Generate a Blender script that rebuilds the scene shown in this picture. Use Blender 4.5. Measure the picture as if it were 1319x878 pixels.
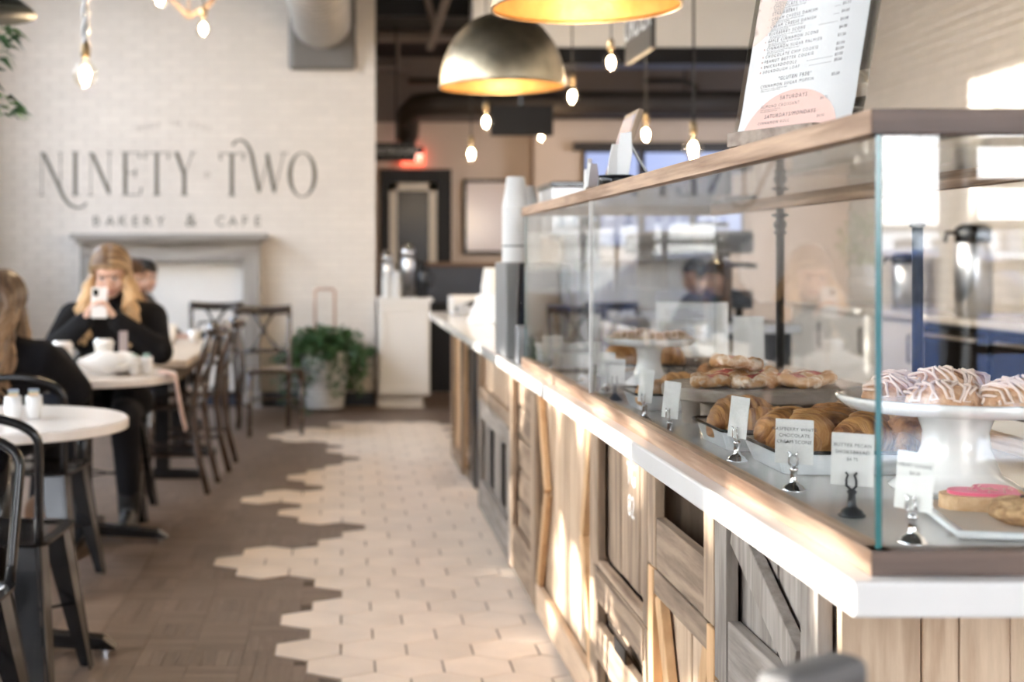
import bpy, bmesh, math, random
from mathutils import Vector, Matrix, noise
PI = math.pi
for o in list(bpy.data.objects):
    bpy.data.objects.remove(o)
S = bpy.context.scene
COL = S.collection
RN = random.Random(11)

# ------------------------------------------------------------------ camera
F, CX, CY, H = 1770.0, 443.0, 332.0, 1.24
cam_d = bpy.data.cameras.new('camera')
cam = bpy.data.objects.new('camera', cam_d)
COL.objects.link(cam)
cam.location = (0, 0, H)
cam.rotation_euler = (PI / 2, 0, 0)
cam_d.sensor_width = 36.0
cam_d.lens = F / 1319.0 * 36.0
cam_d.shift_x = (659.5 - CX) / 1319.0
cam_d.shift_y = -(439.0 - CY) / 1319.0
cam_d.clip_start = 0.02
cam_d.dof.use_dof = True
cam_d.dof.focus_distance = 2.2
cam_d.dof.aperture_fstop = 3.6
S.camera = cam

# ------------------------------------------------------------------ sky, sun, exposure
W = bpy.data.worlds.new('sky')
S.world = W
W.use_nodes = True
nt = W.node_tree
nt.nodes.clear()
wo = nt.nodes.new('ShaderNodeOutputWorld')
bg = nt.nodes.new('ShaderNodeBackground')
tc = nt.nodes.new('ShaderNodeTexCoord')
sx = nt.nodes.new('ShaderNodeSeparateXYZ')
rp = nt.nodes.new('ShaderNodeValToRGB')
nt.links.new(tc.outputs['Generated'], sx.inputs[0])
nt.links.new(sx.outputs['Z'], rp.inputs[0])
rp.color_ramp.elements[0].position = 0.0
rp.color_ramp.elements[0].color = (0.97, 0.96, 0.97, 1)
rp.color_ramp.elements[1].position = 0.6
rp.color_ramp.elements[1].color = (0.62, 0.77, 1.0, 1)
nt.links.new(rp.outputs[0], bg.inputs['Color'])
bg.inputs['Strength'].default_value = 9.0
nt.links.new(bg.outputs[0], wo.inputs['Surface'])

sun_d = bpy.data.lights.new('sun', 'SUN')
sun = bpy.data.objects.new('sun', sun_d)
COL.objects.link(sun)
sun_d.energy = 8.0
sun_d.angle = math.radians(0.6)
sun_d.color = (1.0, 0.94, 0.85)
SUN_DIR = Vector((0.97, -0.22, -0.1455)).normalized()
sun.rotation_euler = SUN_DIR.to_track_quat('-Z', 'Y').to_euler()

S.view_settings.view_transform = 'Standard'
S.view_settings.look = 'None'
S.view_settings.exposure = 1.2
S.view_settings.gamma = 1.0
S.view_settings.use_curve_mapping = False
cy = S.cycles
cy.max_bounces = 10
cy.diffuse_bounces = 5
cy.glossy_bounces = 5
cy.transmission_bounces = 6
cy.transparent_max_bounces = 24
cy.caustics_reflective = False
cy.caustics_refractive = False
cy.sample_clamp_indirect = 6.0

# ------------------------------------------------------------------ helpers
def P(px, py, Y):
    return Vector(((px - CX) * Y / F, Y, H - (py - CY) * Y / F))

class MB:
    """collects shapes and links them as ONE mesh object"""
    def __init__(s):
        s.v, s.f, s.mi, s.m = [], [], [], 0
    def add(s, vs, fs, M=None):
        o = len(s.v)
        s.v += [tuple(M @ Vector(p)) for p in vs] if M is not None else [tuple(p) for p in vs]
        s.f += [tuple(i + o for i in f) for f in fs]
        s.mi += [s.m] * len(fs)
        return s
    def box(s, x0, y0, z0, x1, y1, z1, M=None):
        vs = [(x0, y0, z0), (x1, y0, z0), (x1, y1, z0), (x0, y1, z0), (x0, y0, z1), (x1, y0, z1), (x1, y1, z1), (x0, y1, z1)]
        return s.add(vs, [(0, 3, 2, 1), (4, 5, 6, 7), (0, 1, 5, 4), (1, 2, 6, 5), (2, 3, 7, 6), (3, 0, 4, 7)], M)
    def cbox(s, c, d, M=None):
        return s.box(c[0] - d[0] / 2, c[1] - d[1] / 2, c[2] - d[2] / 2, c[0] + d[0] / 2, c[1] + d[1] / 2, c[2] + d[2] / 2, M)
    def bar(s, p, q, w, h, up=(0, 0, 1)):
        p, q = Vector(p), Vector(q)
        d = (q - p); L = d.length; d.normalize()
        a = Vector(up).cross(d)
        if a.length < 1e-4: a = Vector((1, 0, 0)).cross(d)
        a.normalize(); b = d.cross(a)
        M = Matrix((a.to_4d(), b.to_4d(), d.to_4d(), (0, 0, 0, 1))).transposed()
        M[0][3], M[1][3], M[2][3] = p; M[3][0] = M[3][1] = M[3][2] = 0; M[3][3] = 1
        return s.box(-w / 2, -h / 2, 0, w / 2, h / 2, L, M)
    def tube(s, path, r, n=8, closed=False, M=None, flat=1.0, up=None):
        path = [Vector(p) for p in path]
        k = len(path)
        rs = r if isinstance(r, (list, tuple)) else [r] * k
        vs, fs = [], []
        a = None
        for i, p in enumerate(path):
            t = path[(i + 1) % k] - path[i - 1] if closed else path[min(i + 1, k - 1)] - path[max(i - 1, 0)]
            if t.length < 1e-9: t = Vector((0, 0, 1))
            t.normalize()
            if a is None:
                a = Vector(up) if up else (Vector((0, 0, 1)) if abs(t.z) < 0.9 else Vector((1, 0, 0)))
            a = a - t * a.dot(t)
            if a.length < 1e-6: a = Vector((0, 1, 0)) - t * t.y
            a.normalize(); b = t.cross(a)
            for j in range(n):
                th = 2 * PI * j / n
                vs.append(p + (a * math.cos(th) * flat + b * math.sin(th)) * rs[i])
        for i in range(k if closed else k - 1):
            i2 = (i + 1) % k
            for j in range(n):
                j2 = (j + 1) % n
                fs.append((i * n + j, i * n + j2, i2 * n + j2, i2 * n + j))
        if not closed:
            fs.append(tuple(range(n - 1, -1, -1))); fs.append(tuple((k - 1) * n + j for j in range(n)))
        return s.add(vs, fs, M)
    def lathe(s, prof, n=24, c=(0, 0, 0), M=None, caps=True):
        vs, fs = [], []
        for (r, z) in prof:
            for j in range(n):
                th = 2 * PI * j / n
                vs.append((c[0] + r * math.cos(th), c[1] + r * math.sin(th), c[2] + z))
        for i in range(len(prof) - 1):
            for j in range(n):
                j2 = (j + 1) % n
                fs.append((i * n + j, i * n + j2, (i + 1) * n + j2, (i + 1) * n + j))
        if caps and prof[0][0] > 1e-5: fs.append(tuple(range(n - 1, -1, -1)))
        if caps and prof[-1][0] > 1e-5: fs.append(tuple((len(prof) - 1) * n + j for j in range(n)))
        return s.add(vs, fs, M)
    def ell(s, c, r, nu=14, nv=9, M=None, lump=0.0, lf=20.0):
        vs, fs = [], []
        for i in range(nv + 1):
            ph = PI * i / nv
            for j in range(nu):
                th = 2 * PI * j / nu
                d = Vector((math.sin(ph) * math.cos(th), math.sin(ph) * math.sin(th), math.cos(ph)))
                p = Vector((c[0] + r[0] * d.x, c[1] + r[1] * d.y, c[2] + r[2] * d.z))
                if lump: p += d * noise.noise(p * lf) * lump
                vs.append(p)
        for i in range(nv):
            for j in range(nu):
                j2 = (j + 1) % nu
                fs.append((i * nu + j, (i + 1) * nu + j, (i + 1) * nu + j2, i * nu + j2))
        return s.add(vs, fs, M)
    def prism(s, poly, z0, z1, M=None):
        n = len(poly)
        vs = [(x, y, z0) for x, y in poly] + [(x, y, z1) for x, y in poly]
        fs = [tuple(range(n - 1, -1, -1)), tuple(range(n, 2 * n))] + [(i, (i + 1) % n, n + (i + 1) % n, n + i) for i in range(n)]
        return s.add(vs, fs, M)
    def mesh(s, name, mats, smooth=False):
        me = bpy.data.meshes.new(name)
        me.from_pydata([tuple(p) for p in s.v], [], s.f)
        for m in (mats if isinstance(mats, (list, tuple)) else [mats]):
            me.materials.append(m)
        if any(s.mi): me.polygons.foreach_set('material_index', s.mi)
        if smooth: me.polygons.foreach_set('use_smooth', [True] * len(s.f))
        me.update()
        return me
    def build(s, name, mats, parent=None, smooth=False, bevel=0.0, w=False, loc=None, seg=2):
        if w and parent is not None:
            off = Vector((0, 0, 0)); q = parent
            while q is not None:
                off += q.location; q = q.parent
            s.v = [(p[0] - off.x, p[1] - off.y, p[2] - off.z) for p in s.v]
        me = s.mesh(name, mats, smooth)
        return link(name, me, parent, loc, bevel, seg)

def link(name, me, parent=None, loc=None, bevel=0.0, seg=2):
    o = bpy.data.objects.new(name, me)
    COL.objects.link(o)
    if parent is not None: o.parent = parent
    if loc is not None: o.location = loc
    if bevel:
        b = o.modifiers.new('bevel', 'BEVEL')
        b.width = bevel; b.segments = seg; b.limit_method = 'ANGLE'; b.angle_limit = math.radians(40)
    return o

def recalc(o):
    bm = bmesh.new(); bm.from_mesh(o.data)
    bmesh.ops.recalc_face_normals(bm, faces=bm.faces)
    bm.to_mesh(o.data); bm.free()
    return o

def tag(o, label=None, cat=None, group=None, kind=None):
    if label: o['label'] = label
    if cat: o['category'] = cat
    if group: o['group'] = group
    if kind: o['kind'] = kind
    return o

def thing(name, label, cat, loc=(0, 0, 0), rz=0.0, group=None):
    o = bpy.data.objects.new(name, None)
    COL.objects.link(o)
    o.empty_display_size = 0.05
    o.location = loc; o.rotation_euler = (0, 0, rz)
    return tag(o, label, cat, group)

def dup(root, loc, rz=None, label=None, group=None):
    c = root.copy(); COL.objects.link(c)
    c.location = loc
    if rz is not None: c.rotation_euler = (c.rotation_euler[0], c.rotation_euler[1], rz)
    if label: c['label'] = label
    if group: c['group'] = group
    for ch in list(root.children):
        d = ch.copy(); COL.objects.link(d); d.parent = c
        for g in list(ch.children):
            e = g.copy(); COL.objects.link(e); e.parent = d
    return c

def MX(loc=(0, 0, 0), rz=0.0, rx=0.0, ry=0.0, sc=1.0):
    return Matrix.Translation(loc) @ Matrix.Rotation(rz, 4, 'Z') @ Matrix.Rotation(ry, 4, 'Y') @ Matrix.Rotation(rx, 4, 'X') @ Matrix.Diagonal((sc, sc, sc, 1))

# ------------------------------------------------------------------ materials
def N(nt, t, **kw):
    n = nt.nodes.new(t)
    for k, v in kw.items(): setattr(n, k, v)
    return n

def mat(name, col, rough=0.5, metal=0.0, var=0.0, vs=6.0, bump=0.0, bs=60.0, rnd=0.0, emit=0.0, ecol=None, coat=0.0, col2=None, stretch=(1, 1, 1), spec=None, sub=0.0, lo=0.35, hi=0.65):
    m = bpy.data.materials.new(name)
    m.use_nodes = True
    t = m.node_tree
    b = t.nodes['Principled BSDF']
    b.inputs['Base Color'].default_value = (*col, 1)
    b.inputs['Roughness'].default_value = rough
    b.inputs['Metallic'].default_value = metal
    if coat: b.inputs['Coat Weight'].default_value = coat; b.inputs['Coat Roughness'].default_value = 0.08
    if spec is not None: b.inputs['Specular IOR Level'].default_value = spec
    if sub:
        b.inputs['Subsurface Weight'].default_value = sub
        b.inputs['Subsurface Radius'].default_value = (0.01, 0.005, 0.003)
        b.inputs['Subsurface Scale'].default_value = 0.6
    src = None
    if var or col2 or bump or rnd:
        tcn = N(t, 'ShaderNodeTexCoord'); oi = N(t, 'ShaderNodeObjectInfo')
        mp = N(t, 'ShaderNodeMapping'); mp.inputs['Scale'].default_value = stretch
        t.links.new(tcn.outputs['Object'], mp.inputs['Vector'])
        ml = N(t, 'ShaderNodeMath', operation='MULTIPLY'); ml.inputs[1].default_value = 37.0
        t.links.new(oi.outputs['Random'], ml.inputs[0])
        cb = N(t, 'ShaderNodeCombineXYZ')
        for k in range(3): t.links.new(ml.outputs[0], cb.inputs[k])
        t.links.new(cb.outputs[0], mp.inputs['Location'])
    if var or col2:
        nz = N(t, 'ShaderNodeTexNoise'); nz.inputs['Scale'].default_value = vs; nz.inputs['Detail'].default_value = 5
        t.links.new(mp.outputs[0], nz.inputs['Vector'])
        cr = N(t, 'ShaderNodeValToRGB')
        cr.color_ramp.elements[0].position = lo; cr.color_ramp.elements[1].position = hi
        c2 = col2 if col2 else tuple(min(1, c * (1 + var)) for c in col)
        c1 = col if col2 else tuple(c * (1 - var) for c in col)
        cr.color_ramp.elements[0].color = (*c1, 1); cr.color_ramp.elements[1].color = (*c2, 1)
        t.links.new(nz.outputs['Fac'], cr.inputs[0])
        src = cr.outputs[0]
    if rnd:
        ge = N(t, 'ShaderNodeNewGeometry')
        ad = N(t, 'ShaderNodeMath', operation='ADD'); fr = N(t, 'ShaderNodeMath', operation='FRACT')
        t.links.new(oi.outputs['Random'], ad.inputs[0]); t.links.new(ge.outputs['Random Per Island'], ad.inputs[1])
        t.links.new(ad.outputs[0], fr.inputs[0])
        mr = N(t, 'ShaderNodeMapRange'); mr.inputs['To Min'].default_value = 1 - rnd; mr.inputs['To Max'].default_value = 1 + rnd
        t.links.new(fr.outputs[0], mr.inputs['Value'])
        mx = N(t, 'ShaderNodeMix', data_type='RGBA', blend_type='MULTIPLY'); mx.inputs['Factor'].default_value = 1
        if src: t.links.new(src, mx.inputs['A'])
        else: mx.inputs['A'].default_value = (*col, 1)
        t.links.new(mr.outputs[0], mx.inputs['B'])
        src = mx.outputs['Result']
    if src: t.links.new(src, b.inputs['Base Color'])
    if bump:
        nb = N(t, 'ShaderNodeTexNoise'); nb.inputs['Scale'].default_value = bs; nb.inputs['Detail'].default_value = 4
        t.links.new(mp.outputs[0], nb.inputs['Vector'])
        bp = N(t, 'ShaderNodeBump'); bp.inputs['Strength'].default_value = bump; bp.inputs['Distance'].default_value = 0.01
        t.links.new(nb.outputs['Fac'], bp.inputs['Height']); t.links.new(bp.outputs[0], b.inputs['Normal'])
    if emit:
        b.inputs['Emission Color'].default_value = (*(ecol or col), 1)
        b.inputs['Emission Strength'].default_value = emit
    return m

def wood(name, c1, c2, axis='Z', scale=9.0, rough=0.6, rnd=0.15, ring=0.5, bump=0.15, long=0.09):
    """grain running along one axis, each board its own stretch of it"""
    m = bpy.data.materials.new(name); m.use_nodes = True
    t = m.node_tree; b = t.nodes['Principled BSDF']
    b.inputs['Roughness'].default_value = rough
    tcn = N(t, 'ShaderNodeTexCoord'); oi = N(t, 'ShaderNodeObjectInfo'); ge = N(t, 'ShaderNodeNewGeometry')
    ad = N(t, 'ShaderNodeMath', operation='ADD'); fr = N(t, 'ShaderNodeMath', operation='FRACT')
    t.links.new(oi.outputs['Random'], ad.inputs[0]); t.links.new(ge.outputs['Random Per Island'], ad.inputs[1]); t.links.new(ad.outputs[0], fr.inputs[0])
    ml = N(t, 'ShaderNodeMath', operation='MULTIPLY'); ml.inputs[1].default_value = 23.0
    t.links.new(fr.outputs[0], ml.inputs[0])
    cb = N(t, 'ShaderNodeCombineXYZ')
    for k in range(3): t.links.new(ml.outputs[0], cb.inputs[k])
    mp = N(t, 'ShaderNodeMapping')
    sc = {'X': (long, 1, 1), 'Y': (1, long, 1), 'Z': (1, 1, long)}[axis]
    mp.inputs['Scale'].default_value = sc
    t.links.new(tcn.outputs['Object'], mp.inputs['Vector']); t.links.new(cb.outputs[0], mp.inputs['Location'])
    n1 = N(t, 'ShaderNodeTexNoise'); n1.inputs['Scale'].default_value = scale * 1.2; n1.inputs['Detail'].default_value = 3
    t.links.new(mp.outputs[0], n1.inputs['Vector'])
    mu = N(t, 'ShaderNodeMath', operation='MULTIPLY'); mu.inputs[1].default_value = 26.0
    t.links.new(n1.outputs['Fac'], mu.inputs[0])
    si = N(t, 'ShaderNodeMath', operation='SINE'); t.links.new(mu.outputs[0], si.inputs[0])
    n2 = N(t, 'ShaderNodeTexNoise'); n2.inputs['Scale'].default_value = scale * 9; n2.inputs['Detail'].default_value = 6; n2.inputs['Roughness'].default_value = 0.7
    t.links.new(mp.outputs[0], n2.inputs['Vector'])
    mr = N(t, 'ShaderNodeMapRange'); mr.inputs['From Min'].default_value = -1; mr.inputs['To Max'].default_value = ring
    t.links.new(si.outputs[0], mr.inputs['Value'])
    a2 = N(t, 'ShaderNodeMath', operation='ADD'); t.links.new(mr.outputs[0], a2.inputs[0]); t.links.new(n2.outputs['Fac'], a2.inputs[1])
    m3 = N(t, 'ShaderNodeMapRange'); m3.inputs['From Min'].default_value = 0.3; m3.inputs['From Max'].default_value = 0.75 + ring
    t.links.new(a2.outputs[0], m3.inputs['Value'])
    mx = N(t, 'ShaderNodeMix', data_type='RGBA'); mx.inputs['A'].default_value = (*c1, 1); mx.inputs['B'].default_value = (*c2, 1)
    t.links.new(m3.outputs[0], mx.inputs['Factor'])
    m4 = N(t, 'ShaderNodeMapRange'); m4.inputs['To Min'].default_value = 1 - rnd; m4.inputs['To Max'].default_value = 1 + rnd
    t.links.new(fr.outputs[0], m4.inputs['Value'])
    m5 = N(t, 'ShaderNodeMix', data_type='RGBA', blend_type='MULTIPLY'); m5.inputs['Factor'].default_value = 1
    t.links.new(mx.outputs['Result'], m5.inputs['A']); t.links.new(m4.outputs[0], m5.inputs['B'])
    t.links.new(m5.outputs['Result'], b.inputs['Base Color'])
    bp = N(t, 'ShaderNodeBump'); bp.inputs['Strength'].default_value = bump; bp.inputs['Distance'].default_value = 0.004
    t.links.new(a2.outputs[0], bp.inputs['Height']); t.links.new(bp.outputs[0], b.inputs['Normal'])
    return m

def glass_mat(name, tint=(0.985, 0.988, 0.975), ior=1.5):
    m = bpy.data.materials.new(name); m.use_nodes = True
    t = m.node_tree; t.nodes.clear()
    out = N(t, 'ShaderNodeOutputMaterial'); mix = N(t, 'ShaderNodeMixShader')
    tr = N(t, 'ShaderNodeBsdfTransparent'); tr.inputs[0].default_value = (*tint, 1)
    gl = N(t, 'ShaderNodeBsdfGlossy'); gl.inputs['Roughness'].default_value = 0.0
    fr = N(t, 'ShaderNodeFresnel'); ge = N(t, 'ShaderNodeNewGeometry')
    mr = N(t, 'ShaderNodeMapRange'); mr.inputs['To Min'].default_value = ior; mr.inputs['To Max'].default_value = 1 / ior
    t.links.new(ge.outputs['Backfacing'], mr.inputs['Value']); t.links.new(mr.outputs[0], fr.inputs['IOR'])
    t.links.new(fr.outputs[0], mix.inputs[0]); t.links.new(tr.outputs[0], mix.inputs[1]); t.links.new(gl.outputs[0], mix.inputs[2])
    t.links.new(mix.outputs[0], out.inputs['Surface'])
    return m

GLASS = glass_mat('clear_glass')
GLASS_EDGE = mat('glass_edge', (0.03, 0.15, 0.15), 0.15)
WIN_GLASS = glass_mat('window_glass', (0.98, 0.985, 0.985))
WHITE_BRICK = mat('painted_brick', (0.74, 0.68, 0.618), 0.6, var=0.03, vs=3, bump=0.12, bs=35, rnd=0.02)
MORTAR = mat('painted_mortar', (0.66, 0.60, 0.54), 0.75, bump=0.2, bs=90)
WHITE_PAINT = mat('white_paint', (0.80, 0.77, 0.73), 0.5, var=0.02, vs=3)
WHITE_SATIN = mat('white_satin', (0.82, 0.80, 0.77), 0.35)
BLACK_PAINT = mat('black_paint', (0.010, 0.010, 0.011), 0.45, spec=.2)
DARK_CEIL = mat('ceiling_paint', (0.013, 0.012, 0.011), 0.8, var=0.2, vs=2)
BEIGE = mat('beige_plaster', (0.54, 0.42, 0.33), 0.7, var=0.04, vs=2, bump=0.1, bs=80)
TAUPE = mat('taupe_pipe_wall_shade', (0.15, 0.115, 0.095), 0.75, var=0.05, vs=2)
NAVY = mat('navy_paint', (0.018, 0.028, 0.05), 0.4, var=0.1, vs=3)
QUARTZ = mat('white_quartz', (0.68, 0.66, 0.635), 0.12, var=0.03, vs=2.5)
BLACK_METAL = mat('black_metal', (0.010, 0.010, 0.011), 0.2, metal=0.0, coat=0.3, spec=.3)
GUN_METAL = mat('gunmetal', (0.05, 0.055, 0.062), 0.28, metal=0.7)
CHROME = mat('chrome', (0.80, 0.80, 0.82), 0.10, metal=1.0)
STEEL = mat('brushed_steel', (0.55, 0.56, 0.58), 0.3, metal=1.0, var=0.05, vs=30)
DUCT = mat('galvanised_duct', (0.40, 0.38, 0.36), 0.42, metal=0.75, var=0.08, vs=5)
DARK_DUCT = mat('dark_duct', (0.035, 0.027, 0.022), 0.5, spec=.3)
BRASS = mat('aged_brass', (0.52, 0.44, 0.31), 0.34, metal=1.0, var=0.22, vs=9, bump=0.12, bs=45)
GOLD_IN = mat('gold_leaf_inside', (0.80, 0.52, 0.22), 0.4, metal=0.6, var=0.12, vs=14, bump=0.2, bs=25)
PAPER = mat('white_paper', (0.74, 0.735, 0.72), 0.6)
PAPERCUP = mat('paper_cup', (0.74, 0.735, 0.72), 0.5)
PORCELAIN = mat('white_porcelain', (0.78, 0.775, 0.77), 0.12, coat=0.5)
ENAMEL = mat('white_enamel', (0.80, 0.83, 0.86), 0.18, coat=0.4)
INK = mat('grey_ink', (0.12, 0.11, 0.12), 0.7)
INK_SOFT = mat('soft_ink', (0.20, 0.18, 0.18), 0.7)
PINKPAPER = mat('pink_paper', (0.66, 0.43, 0.36), 0.6)
LETTER = mat('letter_paint', (0.10, 0.085, 0.06), 0.6)
LETTER_SOFT = mat('faint_letter_paint', (0.36, 0.31, 0.26), 0.6)
MANTEL = wood('weathered_grey_wood', (0.21, 0.185, 0.165), (0.42, 0.385, 0.35), 'X', 6, 0.7)
MANTEL_V = wood('weathered_grey_wood_upright', (0.21, 0.19, 0.17), (0.42, 0.39, 0.36), 'Z', 6, 0.7)
OAK_Y = wood('oak_rail_along', (0.17, 0.085, 0.045), (0.56, 0.38, 0.26), 'Y', 15, 0.5, 0.05, 0.75, long=0.055)
OAK_X_SHADED = wood('oak_rail_across_shaded', (0.055, 0.032, 0.022), (0.15, 0.092, 0.065), 'X', 14, 0.5, 0.05, 0.4, long=0.05)  # same oak as the long rails, shade of the end faces put into its colour
OAK_DARK = wood('walnut_block', (0.17, 0.115, 0.085), (0.36, 0.28, 0.22), 'X', 12, 0.55)
FLOOR_STRIP = wood('floor_strip', (0.125, 0.083, 0.060), (0.215, 0.15, 0.112), 'Y', 10, 0.42, 0.17, 0.2, 0.06)
FLOOR_STRIP_X = wood('floor_strip_cross', (0.125, 0.083, 0.060), (0.215, 0.15, 0.112), 'X', 10, 0.42, 0.17, 0.2, 0.06)
FLOOR_BASE = mat('floor_joint', (0.10, 0.07, 0.052), 0.7)
HEX = mat('hex_tile_glaze', (0.83, 0.70, 0.58), 0.36, var=0.05, vs=7, rnd=0.06)
GROUT = mat('tile_grout', (0.33, 0.25, 0.185), 0.85, var=0.1, vs=20)

# ================================================================== STRUCTURE
XL, XR, YB, YR, ZC = -3.3, 4.0, 11.56, -2.4, 4.2

floor = MB().box(XL - .2, YR - .2, -0.12, 5.8, 14.3, -0.004).build('floor', FLOOR_BASE)
tag(floor, 'dark wood-strip café floor running under the tables', kind='structure')

# hexagonal tiles: rows across the aisle, left end of every row as laid
PX_, PY_, HX0, HY0 = 0.2070, 0.1793, 0.0938, 4.161
ROWS = {-7: -.11, -6: -.22, -5: -.11, -4: -.01, -3: -.11, -2: -.11, -1: -.01, 0: -.113, 1: -.218, 2: -.112, 3: -.2187, 4: -.1125, 5: -.007, 6: -.1106, 7: -.428, 8: -.539, 9: -.4277, 10: -.109,
        11: -.007, 12: .0997, 13: -.217, 14: -.321, 15: -.216, 16: -.528, 17: -.4245, 18: -.1166, 19: -.2218, 20: -.323, 21: -.21,
        22: -.103, 23: -.009, 24: .1, 25: 0, 26: -.104, 27: -.025, 28: -.124, 29: -.427, 30: -.532, 31: -.44, 32: -.346, 33: -.108, 34: -.113}
def hexpoly(w):
    r = w / math.sqrt(3)
    return [(r * math.cos(PI / 6 + k * PI / 3), r * math.sin(PI / 6 + k * PI / 3)) for k in range(6)]
hex_me = MB().prism(hexpoly(PX_ - 0.0065), -0.003, 0.005).mesh('hex_tile', HEX)
grout = MB()
hex_centres = []
for r, left in ROWS.items():
    y = HY0 + r * PY_
    off = HX0 if r % 2 == 0 else HX0 - PX_ / 2
    k = round((left - off) / PX_)
    x = off + k * PX_ + PX_ / 2
    while x < 0.80:
        if not (x > 0.74 and y > 6.9 and y < 7.6) or True:
            hex_centres.append((x, y))
        x += PX_
for x, y in hex_centres:
    link('hex_tile', hex_me, floor, (x, y, 0))
    grout.prism([(x + px, y + py) for px, py in hexpoly(PX_ + 0.004)], -0.004, 0.0022)
tag(grout.build('tile_grout', GROUT, floor), kind='stuff')
hexset = {}
for x, y in hex_centres: hexset.setdefault((int(x * 4), int(y * 4)), []).append((x, y))
def under_hex(x, y, d=0.075):
    for i in (-1, 0, 1):
        for j in (-1, 0, 1):
            for hx, hy in hexset.get((int(x * 4) + i, int(y * 4) + j), ()):
                if (hx - x) ** 2 + (hy - y) ** 2 < d * d: return True
    return False

# mosaic wood strips: blocks of four strips, direction alternating, in 0.485 m squares
BL = 0.485 / 3
strip_y = MB().box(-BL / 8 + .0008, -BL / 2 + .0008, -.004, BL / 8 - .0008, BL / 2 - .0008, 0).mesh('floor_strip', FLOOR_STRIP)
strip_x = MB().box(-BL / 2 + .0008, -BL / 8 + .0008, -.004, BL / 2 - .0008, BL / 8 - .0008, 0).mesh('floor_strip', FLOOR_STRIP_X)
near, rest_y, rest_x = [], MB(), MB()
ix0, ix1 = int((XL + .315) / BL) - 1, int((5.6 + .315) / BL) + 1
for i in range(ix0, ix1):
    for j in range(int(-2.2 / BL), int(14.2 / BL)):
        cx_, cy_ = -.315 + (i + .5) * BL, 4.02 + (j - int(4.02 / BL) + .5) * BL
        if cx_ < XL + BL / 2 or cx_ > 5.6 or cy_ > 14.1 or cy_ < -2.2: continue
        if 0.85 < cx_ and cy_ < 9.5: continue
        tile = (i // 3 + j // 3)
        horiz = (RN.random() < 0.62) if tile % 2 else (RN.random() < 0.45)
        for k in range(4):
            d = (k - 1.5) * BL / 4
            x, y = (cx_, cy_ + d) if horiz else (cx_ + d, cy_)
            if under_hex(x, y): continue
            pxx = CX + x * F / max(y, .1)
            if y > 4.0 and 0 < pxx < 640 and len(near) < 4000:
                near.append((y, x, y, horiz))
            else:
                (rest_x if horiz else rest_y).box(x - (BL / 2 if horiz else BL / 8) + .0008, y - (BL / 8 if horiz else BL / 2) + .0008, -.004, x + (BL / 2 if horiz else BL / 8) - .0008, y + (BL / 8 if horiz else BL / 2) - .0008, 0)
near.sort()
for n, (_, x, y, hz) in enumerate(near):
    if n < 298: link('floor_strip', strip_x if hz else strip_y, floor, (x, y, 0))
    else: (rest_x if hz else rest_y).box(x - (BL / 2 if hz else BL / 8) + .0008, y - (BL / 8 if hz else BL / 2) + .0008, -.004, x + (BL / 2 if hz else BL / 8) - .0008, y + (BL / 8 if hz else BL / 2) - .0008, 0)
tag(rest_y.build('floor_strips', FLOOR_STRIP, floor), kind='stuff')
tag(rest_x.build('cross_floor_strips', FLOOR_STRIP_X, floor), kind='stuff')

# ---- back wall of painted brick with the café name
wall = MB().box(XL - .2, YB + .004, 0, 0.265, YB + .26, ZC).build('wall_back', MORTAR)
tag(wall, 'white painted brick wall lettered with the café name', kind='structure')
BW, BH = 0.203, 0.0677
brick_me = MB().box(-BW / 2 + .003, -.0055, -BH / 2 + .003, BW / 2 - .003, .006, BH / 2 - .003).mesh('brick', WHITE_BRICK)
rest = MB(); nb = 0
for r in range(int(ZC / BH)):
    z = (r + .5) * BH
    x = 0.265 - BW / 2 - (BW / 2 if r % 2 else 0)
    if r % 2: rest.box(0.265 - BW / 2 + .003, YB - .0055, z - BH / 2 + .003, 0.265, YB + .006, z + BH / 2 - .003)
    while x > XL:
        if 2.25 < z < 3.28 and nb < 300 and x > -3.0:
            link('brick', brick_me, wall, (x, YB, z)); nb += 1
        else:
            rest.box(x - BW / 2 + .003, YB - .0055, z - BH / 2 + .003, x + BW / 2 - .003, YB + .006, z + BH / 2 - .003)
        x -= BW
tag(rest.build('bricks', WHITE_BRICK, wall), kind='stuff')

# painted name, each letter a flat child of the wall (pixel units of the sign, 1 px = LK metres)
YL = YB - .0068
LK = YL / F
def lx(px): return (px - CX) * LK
def lz(py): return H - (py - CY) * LK
def strokes(name, lst, m=LETTER):
    """each stroke: list of (px, py, width px); a flat ribbon on the wall"""
    mb = MB()
    for st in lst:
        pts = [Vector((lx(a), lz(b))) for a, b, w_ in st]; ws = [w_ * LK for _, _, w_ in st]
        vs = []
        for i, p in enumerate(pts):
            t = (pts[min(i + 1, len(pts) - 1)] - pts[max(i - 1, 0)]).normalized()
            n_ = Vector((-t.y, t.x)) * ws[i] / 2
            vs += [(p.x + n_.x, YL, p.y + n_.y), (p.x - n_.x, YL, p.y - n_.y)]
        mb.add(vs, [(2 * i, 2 * i + 2, 2 * i + 3, 2 * i + 1) for i in range(len(pts) - 1)])
    return mb.build(name, m, wall)
TK, TN = 4.8, 1.3
def stem(x, a, b, w_=TK): return [(x, a, w_), (x, b, w_)]
def serif(x, y, w_=8): return [(x - w_ / 2, y, 1.2), (x + w_ / 2, y, 1.2)]
strokes('painted_letter', [stem(54, 197, 251, TN), serif(54, 251), [(51, 196.5, 1.5), (56, 197.5, TK), (74, 236, TK), (82, 254, 4.6), (90, 264, 4), (100, 268, 3), (108, 265.5, 2.2), (111, 261, 3.4)], stem(78, 197, 243, TN), serif(78, 196.5)])
strokes('painted_letter', [stem(97, 196, 251), serif(97, 196, 11), serif(97, 251, 11)])
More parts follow.
